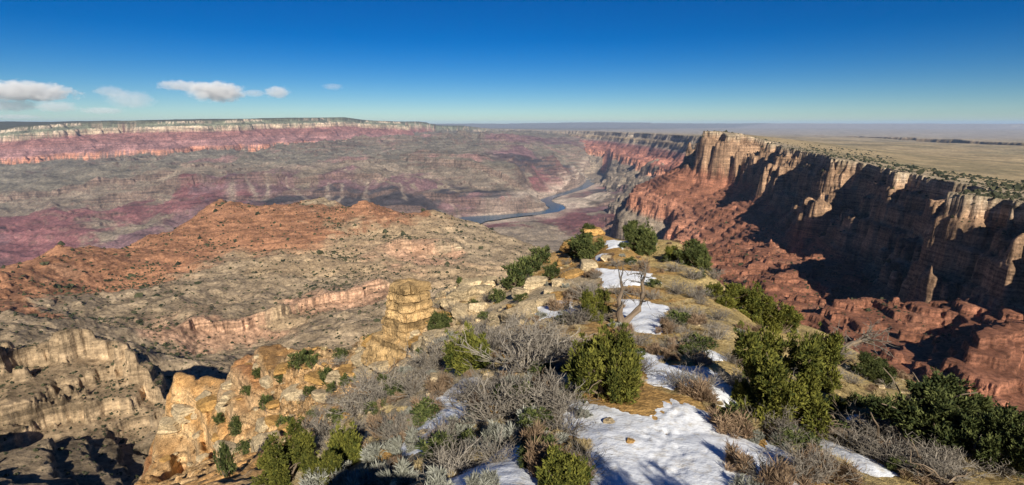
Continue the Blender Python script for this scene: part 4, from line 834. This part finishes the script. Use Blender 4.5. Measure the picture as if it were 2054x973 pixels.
rock(1222, 852, 26, 18, 'dark stone poking through the large snow patch, left of the other one', 2); rock(1262, 892, 22, 16, 'ochre stone poking through the large snow patch, right of the dark one', 3)
rock(1192, 470, 44, 26, 'big orange boulder forming the knob at the ridge end', 0); rock(1150, 500, 50, 26, 'orange block left of the ridge end knob', 3)
for u, v, w, h in [(1075, 575, 48, 26), (1045, 592, 36, 22), (1100, 590, 28, 16), (1120, 570, 30, 18), (940, 580, 46, 30), (965, 590, 40, 26), (925, 600, 50, 30), (980, 575, 36, 22), (905, 615, 40, 22), (1000, 590, 36, 20), (1000, 650, 44, 30), (1030, 640, 50, 28), (1060, 625, 50, 24), (1095, 610, 50, 22), (990, 665, 34, 30), (1125, 600, 40, 18), (960, 625, 40, 24), (930, 635, 44, 24), (895, 640, 36, 22),
                   (760, 715, 60, 26), (730, 735, 50, 24), (780, 735, 60, 20), (700, 745, 40, 20), (845, 700, 50, 22), (870, 690, 40, 20), (640, 770, 46, 22), (590, 790, 50, 22), (420, 815, 46, 22), (370, 838, 50, 24), (345, 850, 40, 26), (460, 800, 40, 18), (1360, 470, 26, 14), (1215, 520, 26, 12), (880, 770, 40, 22), (930, 800, 34, 20), (850, 870, 30, 16), (1145, 555, 44, 20), (1180, 540, 40, 18), (1130, 530, 36, 18), (960, 560, 30, 18)]: rock(u, v, w, h)
for _ in range(90):                        # broken blocks on the orange spur and round the foot of the pinnacle
    u, v = (RSP.uniform(330, 780), RSP.uniform(700, 960)) if _ > 22 else (RSP.normal(825, 45), RSP.normal(700, 14)); q = hit(u, v)
    if q is None or q[3] < 30: continue
    s_ = RSP.uniform(.4, 1.9)*F/q[3]; rock(u, v, s_*1.3, s_*.62, 'broken limestone block on the left spur or round the pinnacle foot')
for _ in range(210):
    u, v = RSP.uniform(560, 2000), RSP.uniform(490, 960); q = hit(u, v)
    if q is None or q[3] > 90: continue
    if snow_at(q[0], q[1]) > -.1: continue
    s_ = RSP.uniform(.12, .42)*(1.5 if u < 1100 else .9)*F/q[3]; rock(u, v, s_, s_*.6)

# the pinnacle: a stack of limestone beds standing off the left slope
q = hit(818, 690); k = q[3]/F; H = 140*k
lev = np.array([(-.25, 84), (0, 72), (.09, 68), (.10, 62), (.20, 58), (.205, 43), (.235, 41), (.24, 48), (.33, 46), (.335, 38), (.35, 37), (.355, 46), (.46, 44), (.465, 35), (.485, 34), (.49, 43), (.60, 41), (.605, 32), (.62, 32), (.625, 40), (.72, 38), (.725, 30), (.745, 30), (.75, 38), (.85, 36), (.855, 29), (.87, 29), (.875, 37), (.95, 35), (.985, 31), (1., 18), (1.002, 0.5)])
zl = np.unique(np.concatenate([lev[:, 0], np.linspace(-.25, 1., 60)])); rl = np.interp(zl, lev[:, 0], lev[:, 1])*k
th_ = np.linspace(0, 2*np.pi, 144, endpoint=False); ZL, TH = np.meshgrid(zl, th_, indexing='ij')
se = (np.abs(np.cos(TH+.5))**7+np.abs(np.sin(TH+.5))**7)**(-1/7.)*.9
bedn = np.floor(np.interp(ZL, [0, .2, .235, .35, .485, .62, .745, .87, 1], np.arange(9.)))
px_, py_ = np.cos(TH)*3, np.sin(TH)*3
nz_ = fbm(px_+bedn*7.3, py_+bedn*3.1, 2.0, 4, 160, .6)*.10+fbm(px_*1.0+ZL*9, py_+ZL*7, .7, 4, 161, .6)*.055-.10*sstep(.80, .97, ridged(px_+bedn*2.7, py_, 2.4, 2, 162))
rs_ = np.interp(zl, [-.25, 0, .2, .24, .5, .75, .95, .99, 1.002], np.array([86, 74, 60, 48, 44.5, 40, 35, 24, .5]))*k
mk_ = np.clip(.55+1.1*fbm(px_+bedn*4.1, py_-bedn*2.3, 1.6, 3, 167), 0, 1)
RL = (rs_[:, None]*(1-mk_)+rl[:, None]*mk_)*se*(1+nz_*1.5)*(1+.09*pn(px_*.4+bedn*5, py_*.4+bedn*9, 168))
lean = np.clip(ZL, 0, 1)*4*k
Vp = np.stack([RL*np.cos(TH)+lean, RL*np.sin(TH)*.85, ZL*H+.015*H*fbm(px_+ZL*3, py_, 3, 3, 163)], -1).reshape(-1, 3)
nl_, nt_ = ZL.shape; i = np.arange(nl_-1)[:, None]*nt_; j = np.arange(nt_)[None]; jn = (j+1) % nt_
Fp = np.stack([i+j, i+jn, i+nt_+jn, i+nt_+j], -1).reshape(-1, 4)
cp_ = CRM*np.array((.70, .60, .46))*(1+.25*pn(ZL*23, ZL*0+.3, 164)+.3*pn(ZL*9, ZL*0+.6, 165))[..., None]*(1+.25*fbm(px_, py_+ZL*6, 1.5, 4, 166))[..., None]
me = raw_mesh('rock_pinnacle', Vp, Fp, rock_mat('bedded_limestone', .34, .8)); set_col(me, 'geo', np.clip(cp_, .02, .8).reshape(-1, 3))
o = link('rock_pinnacle', me); o.location = (q[0], q[1]+.5, q[2]-.4); o.rotation_euler = (0, 0, -.285); tag(o, 'layered tan limestone pinnacle standing off the left slope of the ridge', 'rock')

# ------------------------------------------------------------------ scrub dotting the far slopes and plateau
def scrub(name, th0, th1, r0, r1, n, size, keepf, seed, m, zlow=-2000):
    rs = np.random.RandomState(seed); th = rs.uniform(R(th0), R(th1), n); r = np.exp(rs.uniform(np.log(r0), np.log(r1), n)); x, y = r*np.sin(th), r*np.cos(th)
    z, _, _ = landform(x, y); k = keepf(x, y, z, r) & (rs.rand(n) < np.clip(.78-1.3*ridged(x, y, 300, 6, 43, .55)+.8*fbm(x, y, 160, 3, seed), .14, 1)); x, y, z = x[k], y[k], z[k]; n = len(x)
    ov = np.array([(1, 0, 0), (0, 1, 0), (-1, 0, 0), (0, -1, 0), (.7, .7, .55), (-.6, .7, .6), (-.7, -.7, .5), (.6, -.7, .65), (.1, 0, 1.)]); of = [(0, 4, 8), (4, 1, 8), (1, 5, 8), (5, 2, 8), (2, 6, 8), (6, 3, 8), (3, 7, 8), (7, 0, 8), (0, 1, 4), (1, 2, 5), (2, 3, 6), (3, 0, 7)]
    s_ = size*np.exp(rs.normal(0, .5, n))*np.clip(r[k]/1300, .32, 1.5); a = rs.uniform(0, 6.28, n)
    V = ov[None]*(1+.25*rs.normal(size=(n, 9, 1))); V = np.stack([V[..., 0]*np.cos(a)[:, None]-V[..., 1]*np.sin(a)[:, None], V[..., 0]*np.sin(a)[:, None]+V[..., 1]*np.cos(a)[:, None], V[..., 2]], -1)*s_[:, None, None]*np.array([.62, .62, .75])
    V = V+np.stack([x, y, z-.1*s_], -1)[:, None]
    Fc = (np.array(of)[None]+9*np.arange(n)[:, None, None]).reshape(-1, 3)
    me = mk(name, V.reshape(-1, 3), Fc, m, np.repeat(np.repeat(rs.rand(n, 1), 9, 0), 3, 1)); tag(link(name, me), kind='stuff')
M_SCR = plant_mat('far_scrub', (.018, .022, .012), (.06, .06, .03))
scrub('scrub', -52, 3, 380, 2750, 62000, 2.5, lambda x, y, z, r: z > -470, 301, M_SCR)
scrub('scrub', 14, 52, 500, 4200, 20000, 2.4, lambda x, y, z, r: (z < -330) & (z > -640), 302, M_SCR)
scrub('scrub', 18, 54, 900, 5200, 30000, 3.3, lambda x, y, z, r: z > -215, 303, M_SCR)
print('scrub', time.time()-T0)
# ------------------------------------------------------------------ small clouds low over the far rim
def cloud(u, v, wpx, hpx, s_, dens, seed, label):
    m = bpy.data.materials.new('cloud_vapour'); m.use_nodes = True; nt = m.node_tree; nt.nodes.clear(); g = NT(nt)
    out = g.n('OutputMaterial'); pv = g.n('VolumePrincipled'); pv.inputs['Color'].default_value = (1, 1, 1, 1); pv.inputs['Anisotropy'].default_value = -.08; g.l(pv.outputs[0], out.inputs['Volume'])
    co = g.n('TexCoord').outputs['Object']; k = s_/F; sx, sz = wpx*k*.5, hpx*k*.5
    nz = g.noise(g.scaled(co, (2.9*max(1, wpx/hpx*.55), 2.9, 2.6)), 1, 8, .66)
    ln = g.n('VectorMath', operation='LENGTH'); g.l(co, ln.inputs[0])
    mp = g.n('MapRange'); mp.inputs[1].default_value = .25; mp.inputs[2].default_value = 1.0; mp.inputs[3].default_value = .30; mp.inputs[4].default_value = -.34; g.l(ln.outputs['Value'], mp.inputs[0])
    ad = g.n('Math', operation='ADD'); g.l(nz, ad.inputs[0]); g.l(mp.outputs[0], ad.inputs[1])
    m2 = g.n('MapRange'); m2.inputs[1].default_value = .46; m2.inputs[2].default_value = .62; m2.inputs[3].default_value = 0; m2.inputs[4].default_value = dens; g.l(ad.outputs[0], m2.inputs[0])
    mo = g.n('Mapping'); nn = nz.node; src = nn.inputs['Vector'].links[0].from_socket; g.l(src, mo.inputs['Vector']); mo.inputs['Location'].default_value = (seed*3.7, seed*1.3, seed*.7); g.l(mo.outputs[0], nn.inputs['Vector'])
    g.l(m2.outputs[0], pv.inputs['Density'])
    V, Fc = ico(3); o = link('cloud', raw_mesh('cloud', V, Fc, m, True)); x, y, z = P(u, v, s_); o.location = (x, y, z); o.scale = (sx, sx*.6, sz); o.rotation_euler = (0, 0, -math.atan2(x, y)); tag(o, label, 'cloud', 'small clouds over the far rim')
for i, a in enumerate([(40, 183, 260, 60, .0016, 'broad grey cloud at the left edge, topmost of its group'), (15, 212, 150, 36, .0008, 'faint grey cloud strip under the broad one at the left edge'), (112, 214, 110, 36, .0008, 'small grey cloud right of the strip at the left edge'), (30, 234, 130, 14, .0006, 'thin cloud streak just above the rim at the left edge'),
        (222, 184, 84, 36, .0007, 'faint round wisp left of the bright cloud, upper of three'), (262, 200, 120, 56, .0006, 'faint slanting wisp of cloud below the round wisp'), (205, 222, 110, 22, .0007, 'flat faint wisp just above the rim'), (365, 172, 130, 32, .0012, 'flat grey cloud joining the left end of the bright cloud'), (435, 184, 150, 58, .0026, 'brightest white cloud with a flat grey base'), (508, 187, 70, 22, .0009, 'thin grey wisp between the two white clouds'), (556, 185, 70, 38, .0020, 'small white puff right of the brightest cloud'), (668, 174, 60, 20, .0006, 'tiny faint wisp furthest right')]):
    cloud(a[0], a[1], a[2]*1.08, a[3]*1.05, 45000, a[4]*.62, i+1, a[5])
#@@STAGE5
